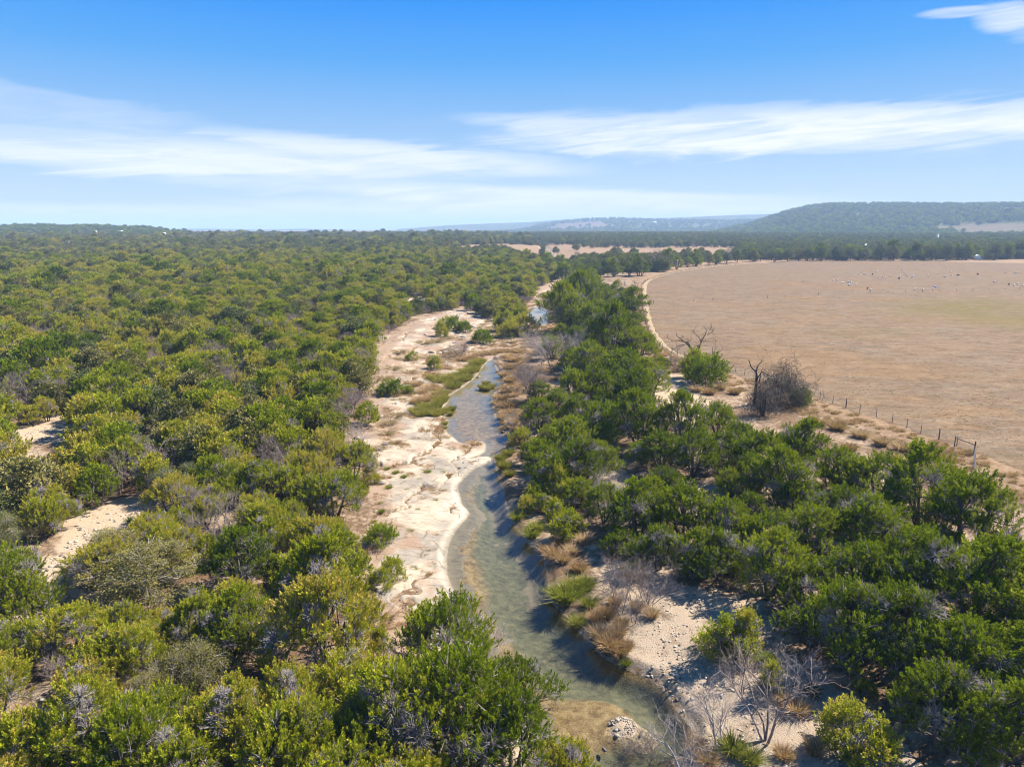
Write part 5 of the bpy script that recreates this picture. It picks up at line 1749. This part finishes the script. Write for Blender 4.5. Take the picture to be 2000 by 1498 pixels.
# short grass standing in the pasture and on the strip by the fence
TUFTS = [tuft(640 + i, .30, .35, 60, .014, 1.1, tint0=.55).mesh('pasture_tuft', [M['straw']]) for i in range(3)]
rngG = np.random.default_rng(9)
x, y = rngG.uniform(20, 190, 30000), rngG.uniform(40, 210, 30000)
k = (sdf(x, y, FIELD) < -1.0) & (np.degrees(np.arctan2(x, y)) < 42) & (fbm(x / 3.0, y / 6.0, 77) > .40) & (rngG.random(30000) > sm(np.hypot(x, y), 70, 200))
x, y = x[k], y[k]
scatter('pasture_grass', TUFTS, np.stack([x, y, hgt(x, y) + .03], 1), rngG.uniform(.25, .7, len(x)), rngG.random(len(x)) * 6.28, rngG.integers(0, 3, len(x)))
x, y = rngG.uniform(5, 90, 30000), rngG.uniform(35, 330, 30000)
f_ = sdf(x, y, FIELD)
k = (f_ > 0.3) & (f_ < 9) & (x > xc(y) + 9) & (fbm(x / 2.0, y / 2.0, 78) > .48)
x, y = x[k], y[k]
TUFTS2 = [tuft(650 + i, .55, .5, 90, .016, .9, tint0=.4).mesh('verge_tuft', [M['drygrass']]) for i in range(3)]
scatter('verge_grass', TUFTS2, np.stack([x, y, hgt(x, y)], 1), rngG.uniform(.5, 1.2, len(x)), rngG.random(len(x)) * 6.28, rngG.integers(0, 3, len(x)))
x, y = rngG.uniform(-40, 25, 16000), rngG.uniform(90, 330, 16000)
k = (seg_dist(x, y, CORRIDOR) < 15) & (pool_sdf(x, y) > .2) & (fbm(x / 3.5, y / 3.5, 79) > .5)
x, y = x[k], y[k]
xs_, ys_ = rngG.uniform(-22, 6, 9000), rngG.uniform(40, 200, 9000)
k2 = (sdf(xs_, ys_, SHELF) < -.5) & (pool_sdf(xs_, ys_) > 1.0) & (fbm(xs_ / 2.6, ys_ / 2.6, 83) > .57)
xs_, ys_ = xs_[k2], ys_[k2]
scatter('shelf_grass', TUFTS2, np.stack([xs_, ys_, hgt(xs_, ys_) + .03], 1), rngG.uniform(.25, .8, len(xs_)), rngG.random(len(xs_)) * 6.28, rngG.integers(0, 3, len(xs_)))
scatter('creekside_grass', TUFTS2, np.stack([x, y, hgt(x, y)], 1), rngG.uniform(.6, 1.5, len(x)), rngG.random(len(x)) * 6.28, rngG.integers(0, 3, len(x)))


# ------------------------------------------------------------------ fences
def fence(name, pts, label, spacing, h=1.35, wires=5, wood_every=6, wood_first=True):
    pts = np.asarray(pts, float)
    seg = np.hypot(*np.diff(pts, axis=0).T)
    cum = np.concatenate([[0], np.cumsum(seg)])
    n = max(int(cum[-1] / spacing), 1)
    s = np.linspace(0, cum[-1], n + 1)
    x, y = np.interp(s, cum, pts[:, 0]), np.interp(s, cum, pts[:, 1])
    z = hgt(x, y) + .03
    o = thing(name, (x[0], y[0], z[0]), category='fence', label=label)
    base = np.array((x[0], y[0], z[0]))
    gp, gw = Geo(), Geo()
    gp.tube([(0, 0, -.2), (0, 0, h)], [.055, .045], 5, 0, .3, True)
    gw.tube([(0, 0, -.2), (.01, 0, h * .6), (0, .01, h * 1.1)], [.09, .08, .075], 7, 0, .5, True)
    mp, mw = gp.mesh('post', [M['steel']]), gw.mesh('post', [M['wood_post']])
    for i in range(n + 1):
        link('post', mw if i % wood_every == 0 else mp, o, tuple(np.array((x[i], y[i], z[i])) - base))
    gl = Geo()
    for k in range(wires):
        hh = h * (.14 + .84 * k / (wires - 1))
        A = np.stack([x, y, z + hh], 1) - base
        gl.sticks(A[:-1], A[1:], .010, .010, 0, .3)
    link('wire', gl.mesh('wire', [M['steel']]), o)
    return o


fpts = smooth_poly(pxpoly(FENCE_PX, 2.4), 1, False)
fence('fence', fpts, 'long wire fence on thin posts along the near edge of the pasture', 2.9)
fence('fence', pxpoly([(1276, 593), (1458, 584), (1634, 575), (1966, 566), (2100, 561)], 2.5), 'low wire cross fence running out over the dry pasture', 9.0, 1.2, 4, 3)
# corner post with its brace and the run of net wire coming back from it
cg = gnd(1902, 888)
o = thing('corner_post', cg, category='post', label='tall wooden fence corner post with a level brace rail')
gp = Geo(); gp.tube([(0, 0, -.3), (.01, 0, .9), (0, 0, 1.75)], [.10, .09, .085], 8, 0, .5, True)
link('post', gp.mesh('post', [M['wood_post']]), o)
c2 = gnd(1864, 872)
dv = np.array((c2[0] - cg[0], c2[1] - cg[1], 0))
gb = Geo(); gb.tube([(0, 0, 1.25), tuple(dv + np.array((0, 0, 1.15)))], [.06, .055], 6, 0, .6, True)
link('brace_rail', gb.mesh('brace_rail', [M['wood_post']]), o)
gp = Geo(); gp.tube([tuple(dv + np.array((0, 0, -.3))), tuple(dv + np.array((0, 0, 1.4)))], [.07, .06], 7, 0, .4, True)
link('brace_post', gp.mesh('brace_post', [M['wood_post']]), o)
e1 = gnd(1908, 1090)
net = thing('net_fence', cg, category='fence', label='silvery net wire fence running from the corner post towards the junipers')
gn = Geo()
run = np.array((e1[0] - cg[0], e1[1] - cg[1], 0))
N_ = 40
px_ = [run * t + np.array((0, 0, float(hgt(np.array([cg[0] + run[0] * t]), np.array([cg[1] + run[1] * t]))[0]) - cg[2])) for t in np.linspace(0, 1, N_ + 1)]
px_ = np.array(px_)
for k in range(9):
    A = px_ + np.array((0, 0, .08 + 1.2 * k / 8))
    gn.sticks(A[:-1], A[1:], .007, .007, 0, .6)
fine = np.vstack([px_[:-1] + (px_[1:] - px_[:-1]) * f for f in (0, .25, .5, .75)])
gn.sticks(fine + np.array((0, 0, .05)), fine + np.array((0, 0, 1.3)), .006, .006, 0, .6)
link('net_wire', gn.mesh('net_wire', [M['galv']]), net)
gp = Geo(); gp.tube([(0, 0, -.2), (0, 0, 1.45)], [.04, .035], 5, 0, .5, True)
mp = gp.mesh('post', [M['galv']])
for t in np.linspace(.16, 1, 6):
    i = int(t * N_)
    link('post', mp, net, tuple(px_[i]))


# ------------------------------------------------------------------ sheep
def sheep_mesh(fleece, seed):
    import bmesh
    rng = np.random.default_rng(seed)
    g = Geo()
    bm = bmesh.new()
    bmesh.ops.create_icosphere(bm, subdivisions=2, radius=1.0)
    V0 = np.array([v.co[:] for v in bm.verts])
    T0 = np.array([[v.index for v in f.verts] for f in bm.faces])
    bm.free()
    V = V0 * np.array([.58, .29, .31]) + np.array([0, 0, .66])
    V[:, 2] += .05 * np.sin(V[:, 0] * 3)
    V += unit(V0) * rng.normal(size=(len(V), 1)) * .015
    g.add(V, None, T0, 0, .6)                                    # body
    g.tube([(.45, 0, .74), (.62, 0, .66), (.74, 0, .48)], [.17, .13, .10], 7, 0, .6, True)    # neck lowered to graze
    g.tube([(.70, 0, .52), (.80, 0, .38), (.86, 0, .26)], [.10, .09, .05], 7, 1, .5, True)    # head
    for s in (-1, 1):
        g.add([(.71, s * .07, .52), (.68, s * .2, .50), (.74, s * .17, .44)], None, [(0, 1, 2)], 1)
        for xx in (-.36, .34):
            g.tube([(xx, s * .15, .45), (xx + .02, s * .15, .22), (xx, s * .15, 0)], [.075, .045, .04], 6, 1, .5, True)
    g.tube([(-.55, 0, .72), (-.64, 0, .58), (-.64, 0, .45)], [.06, .05, .02], 5, 0, .5)
    return g.mesh('sheep', [M[fleece], M['fleece_dark'] if fleece != 'fleece' else M['fleece']], True)


SHEEP = {'w': [sheep_mesh('fleece', 1), sheep_mesh('fleece', 2)], 'd': [sheep_mesh('fleece_dark', 3)]}
sheep = [(275, 680, 'w'), (510, 670, 'w'), (540, 670, 'w'), (583, 690, 'w'), (625, 685, 'w'), (645, 686, 'w'), (632, 707, 'w'), (690, 703, 'w'), (712, 622, 'w'), (748, 620, 'w'), (762, 622, 'w'), (815, 623, 'd'), (850, 600, 'w'), (897, 647, 'w'), (915, 650, 'w'), (948, 635, 'w'),
         (1045, 592, 'w'), (1030, 636, 'w'), (1022, 658, 'd'), (1075, 624, 'w'), (1087, 637, 'w'), (1125, 645, 'w'), (1135, 637, 'w'), (1250, 637, 'w'), (1380, 645, 'w'), (1427, 602, 'w'), (1430, 632, 'w'), (1475, 628, 'w'), (1484, 630, 'd'), (1637, 624, 'd'), (1765, 682, 'w'), (1850, 610, 'w'), (1925, 614, 'w'),
         (1943, 614, 'w'), (1945, 698, 'w'), (1917, 710, 'w'), (1878, 703, 'd'), (1988, 714, 'w'), (775, 736, 'd'), (797, 745, 'w'), (1147, 740, 'w'), (1206, 743, 'w'), (1290, 720, 'w'), (1305, 726, 'w'), (1328, 721, 'w'), (1287, 742, 'w')]
for (zx, zy, k) in sheep:
    px, py = 1500 + zx / 3.994, 380 + zy / 3.994
    g = gnd(px, py + 1.5)
    s = 1.0 if k == 'w' else 1.15
    o = link('sheep', SHEEP[k][int(RNG.integers(0, len(SHEEP[k])))], None, (g[0], g[1], g[2] + .05), category='sheep', group='sheep grazing in the dry pasture')
    o.scale = (s, s, s)
    o.rotation_euler = (0, 0, RNG.random() * 6.28)
    REG.append((o, 'white sheep' if k == 'w' else 'dark brown sheep', 'sheep grazing in the dry pasture'))


# ------------------------------------------------------------------ buildings and the power line
def house(px, py, z, wpx, label, roof, wall, name='house', kind='hip', ratio=.8, hw=3.0, hr=2.2, rz=0.2):
    g = G(px, py, z) if z > 20 else gnd(px, py)
    z = z if z > 20 else float(g[2])
    k = math.hypot(g[0], g[1]) / FPX
    W = wpx * k
    Dp = W * ratio
    o = thing(name, (g[0], g[1], z - .3), rz, 1, category='building', label=label)
    b = Geo(); b.box((0, 0, hw / 2), (W * .92, Dp * .92, hw))
    link('wall', b.mesh('wall', [M[wall]]), o)
    r = Geo()
    w2, d2 = W / 2, Dp / 2
    t = .12 if kind == 'hip' else .5
    V = [(-w2, -d2, hw), (w2, -d2, hw), (w2, d2, hw), (-w2, d2, hw), (-w2 * t, 0, hw + hr), (w2 * t, 0, hw + hr)]
    if kind == 'gable':
        V[4], V[5] = (-w2, 0, hw + hr), (w2, 0, hw + hr)
    r.add(V, [(0, 1, 5, 4), (2, 3, 4, 5), (3, 2, 1, 0)], [(1, 2, 5), (3, 0, 4)])
    link('roof', r.mesh('roof', [M[roof]]), o)
    wg = Geo(); wg.box((0, 0, 0), (W * .12, .1, 1.3))
    wm = wg.mesh('window', [M['glass']])
    for xx in (-.28, .05, .30):
        link('window', wm, o, (W * xx, -Dp * .46 - .02, hw * .55))
    dg = Geo(); dg.box((0, 0, 0), (1.1, .12, 2.1))
    link('door', dg.mesh('door', [M['brown_roof']]), o, (-W * .12, -Dp * .46 - .03, 1.05))
    return o


house(1690, 489, 4.5, 11, 'small house with a steep white hipped roof among oaks beyond the pasture', 'white_roof', 'brown_roof', kind='hip', hw=2.6, hr=5.0, rz=.1)
house(1908, 507.5, 3.6, 15, 'low white roofed shed at the far pasture edge under oaks', 'white_roof', 'wall_white', 'shed', 'gable', .6, 2.4, 2.2, 1.2)
house(1812, 469, 7.0, 26, 'long brown roofed barn above the oak belt', 'brown_roof', 'brown_roof', 'barn', 'gable', .4, 4.0, 2.5, .05)
g = gnd(1827, 470)
o = thing('silo', (g[0], g[1] - 4, g[2]), category='silo', label='narrow white silo beside the brown roofed barn')
sg = Geo(); sg.tube([(0, 0, -.5), (0, 0, 11.0)], [1.8, 1.8], 14, 0, .6, True)
link('body', sg.mesh('body', [M['wall_white']], True), o)
sg = Geo(); sg.tube([(0, 0, 11.0), (0, 0, 11.9), (0, 0, 12.2)], [1.85, 1.1, .2], 14, 0, .6, True)
link('cap', sg.mesh('cap', [M['white_roof']]), o)
house(1277, 437, 58, 10, 'white roofed house high on the far reddish hill', 'white_roof', 'wall_tan', 'house', 'gable', .5, 6, 3.5, .1)
for (px, py, w, lb) in [(236, 453.5, 6, 'pale ranch house on the far skyline, the larger of two'), (187, 454.5, 4.5, 'pale ranch house on the far skyline, the smaller of two'), (321, 459, 5, 'white roofed cabin rising from the far wood')]:
    house(px, py, 24, w, lb, 'white_roof', 'wall_tan', 'house', 'gable', .6, 1.5, 1.2, .2)


def power_pole(px, py, h, label):
    g = gnd(px, py)
    o = thing('power_pole', g, 0.5, 1, category='power pole', label=label)
    p = Geo(); p.tube([(0, 0, -.5), (0, 0, h)], [.22, .16], 8, 0, .4, True)
    link('pole', p.mesh('pole', [M['wood_post']]), o)
    c = Geo(); c.box((0, 0, h - .8), (3.2, .16, .2))
    link('crossarm', c.mesh('crossarm', [M['wood_post']]), o)
    iz = Geo(); iz.tube([(0, 0, 0), (0, 0, .18), (0, 0, .36)], [.12, .16, .08], 8, 0, .7, True)
    im = iz.mesh('insulator', [M['wall_white']])
    for xx in (-1.4, 0, 1.4):
        link('insulator', im, o, (xx, 0, h - .68))
    t = Geo(); t.tube([(0, 0, 0), (0, 0, 1.0)], [.3, .3], 10, 0, .6, True)
    link('transformer', t.mesh('transformer', [M['wall_white']]), o, (.5, 0, h - 2.3))
    return g, o


pg, po = power_pole(136, 494, 11.5, 'wooden power pole with white insulators standing in the far wood')
pg2, po2 = power_pole(560, 486, 12, 'wooden power pole half hidden in the far wood')
wr = thing('power_line', (pg[0], pg[1], pg[2] + 11), category='power line', label='pair of thin power lines sagging over the far wood')
for off in (-1.2, 1.2):
    lg = Geo()
    a = np.array((0, off, 0.0)); b = np.array((pg2[0] - pg[0], pg2[1] - pg[1] + off, pg2[2] + 11.5 - pg[2] - 11))
    t = np.linspace(0, 1, 30)[:, None]
    pts = a + (b - a) * t - np.array((0, 0, 3.0)) * (4 * t * (1 - t))
    lg.sticks(pts[:-1], pts[1:], .03, .03, 0, .9)
    link('wire', lg.mesh('wire', [M['galv']]), wr)

# ------------------------------------------------------------------ the air
hz = Geo()
hz.box((0, 2600, 73.0), (19000, 15200, 156.0))
m, w, out = mat('haze')
pv = w.n('ShaderNodeVolumePrincipled')
w.put(pv, 'Color', (0.50, 0.71, 1.0))
w.put(pv, 'Density', 0.00017)
w.put(pv, 'Anisotropy', 0.0)
w.t.links.new(pv.outputs[0], out.inputs['Volume'])
link('haze', hz.mesh('haze', [m]), kind='stuff')

# ------------------------------------------------------------------ labels: look, then nearness to something one can find
ORD = ['', 'second ', 'third ', 'fourth ', 'fifth ', 'sixth ', 'seventh ', 'eighth ', 'ninth ', 'tenth ', 'eleventh ', 'twelfth ', 'thirteenth ', 'fourteenth ', 'fifteenth ', 'sixteenth ', 'seventeenth ', 'eighteenth ', 'nineteenth ', 'twentieth ']
ORD += ['twenty-' + a for a in ['first ', 'second ', 'third ', 'fourth ', 'fifth ', 'sixth ', 'seventh ', 'eighth ', 'ninth ']] + ['thirtieth '] + ['thirty-' + a for a in ['first ', 'second ', 'third ', 'fourth ', 'fifth ', 'sixth ', 'seventh ', 'eighth ', 'ninth ']] + ['fortieth ']
LAND = [(205, 1033, 'the main sandy clearing'), (90, 843, 'the ledges in the upper clearing'), (133, 1195, 'the shaded lower clearing'), (300, 1175, 'the big tan oak'), (872, 1338, 'the lone juniper on the shelf tip'), (640, 1205, 'the bleached bush on the shelf'),
        (720, 945, 'the widest part of the shelf'), (765, 772, 'the dark shrub on the upper shelf'), (850, 668, 'the straw grass above the upper pool'), (1050, 615, 'the bright far pool'), (1226, 622, 'the round tree by the track'), (1356, 722, 'the tall dead tree'),
        (1532, 790, 'the looped vine tangle'), (1195, 940, 'the small sand gap between junipers'), (1104, 1165, 'the big sedge clump'), (1235, 1190, 'the silvery bare saplings'), (1902, 888, 'the fence corner post'), (1495, 1450, 'the forked bare tree on gravel'),
        (1585, 1358, 'the dark yucca'), (1900, 1090, 'the near end of the net fence'), (1990, 1400, 'the lower corner by the gravel'), (1650, 1080, 'the fence-side wood centre'), (1420, 1280, 'the bright shrubs on gravel'), (20, 1450, 'the lower corner of the wood'), (350, 1440, 'the bottom edge of the wood'), (640, 1440, 'the creek end of the bottom edge'),
        (420, 1000, 'the middle of the wood'), (450, 1250, 'the dense thicket below the tan oak'), (300, 850, 'the wood behind the clearing'), (560, 850, 'the wood beside the white dead bush'), (100, 700, 'the outer far wood'), (400, 690, 'the central far wood'), (640, 700, 'the far wood beside the shelf'), (1690, 489, 'the white hipped house'), (1908, 507, 'the white roofed shed'), (1512, 512, 'the dark forked tree'),
        (1290, 540, 'the far bend of the track'), (1060, 560, 'the far rock ledge'), (950, 757, 'the reed islet'), (868, 830, 'the small inlet of the pool'), (955, 703, 'the head of the upper pool'), (885, 995, 'the white rock rim'), (925, 905, 'the white gravel bar'), (1637 / 3.994 + 1500, 380 + 624 / 3.994, 'the lone dark sheep'), (1634, 575, 'the cross fence'), (1787, 565, 'the middle of the pasture'), (1660, 552, 'the sheep nearest the track')]
LW = []
for (px, py, nm) in LAND:
    g = gnd(px, py)
    LW.append((g[0], g[1], nm))
LWa = np.array([(a, b) for a, b, _ in LW])
from collections import defaultdict
by_cls = defaultdict(list)
for (o, look, group) in REG:
    by_cls[look].append(o)
used = set()
for look, objs in by_cls.items():
    p = np.array([o.location[:2] for o in objs])
    D = np.hypot(p[:, None, 0] - LWa[None, :, 0], p[:, None, 1] - LWa[None, :, 1])
    rank = np.argsort(np.argsort(D, 0), 0)
    if len(objs) == 1 and len(look.split()) >= 4:
        o = objs[0]
        k = int(np.argmin(D[0]))
        o['label'] = look if len(look.split()) > 6 else look + ' near ' + LW[k][2]
        continue
    for i, o in enumerate(objs):
        # the landmark that makes this one the easiest to find: low rank, short distance
        k = int(np.argmin(rank[i] * 1.0 + D[i] / 14.0))
        r = int(rank[i, k])
        vb = ' lying ' if 'rock' in look else (' growing ' if ('clump' in look or 'tuft' in look or 'shrub' in look) else ' standing ')
        o['label'] = look + vb + (ORD[r] if r < len(ORD) else 'far ') + ('nearest to ' if r else 'nearest ') + LW[k][2]
        if r == 0:
            o['label'] = look + vb + 'nearest to ' + LW[k][2]
print('done', len(bpy.data.objects), 'objects')
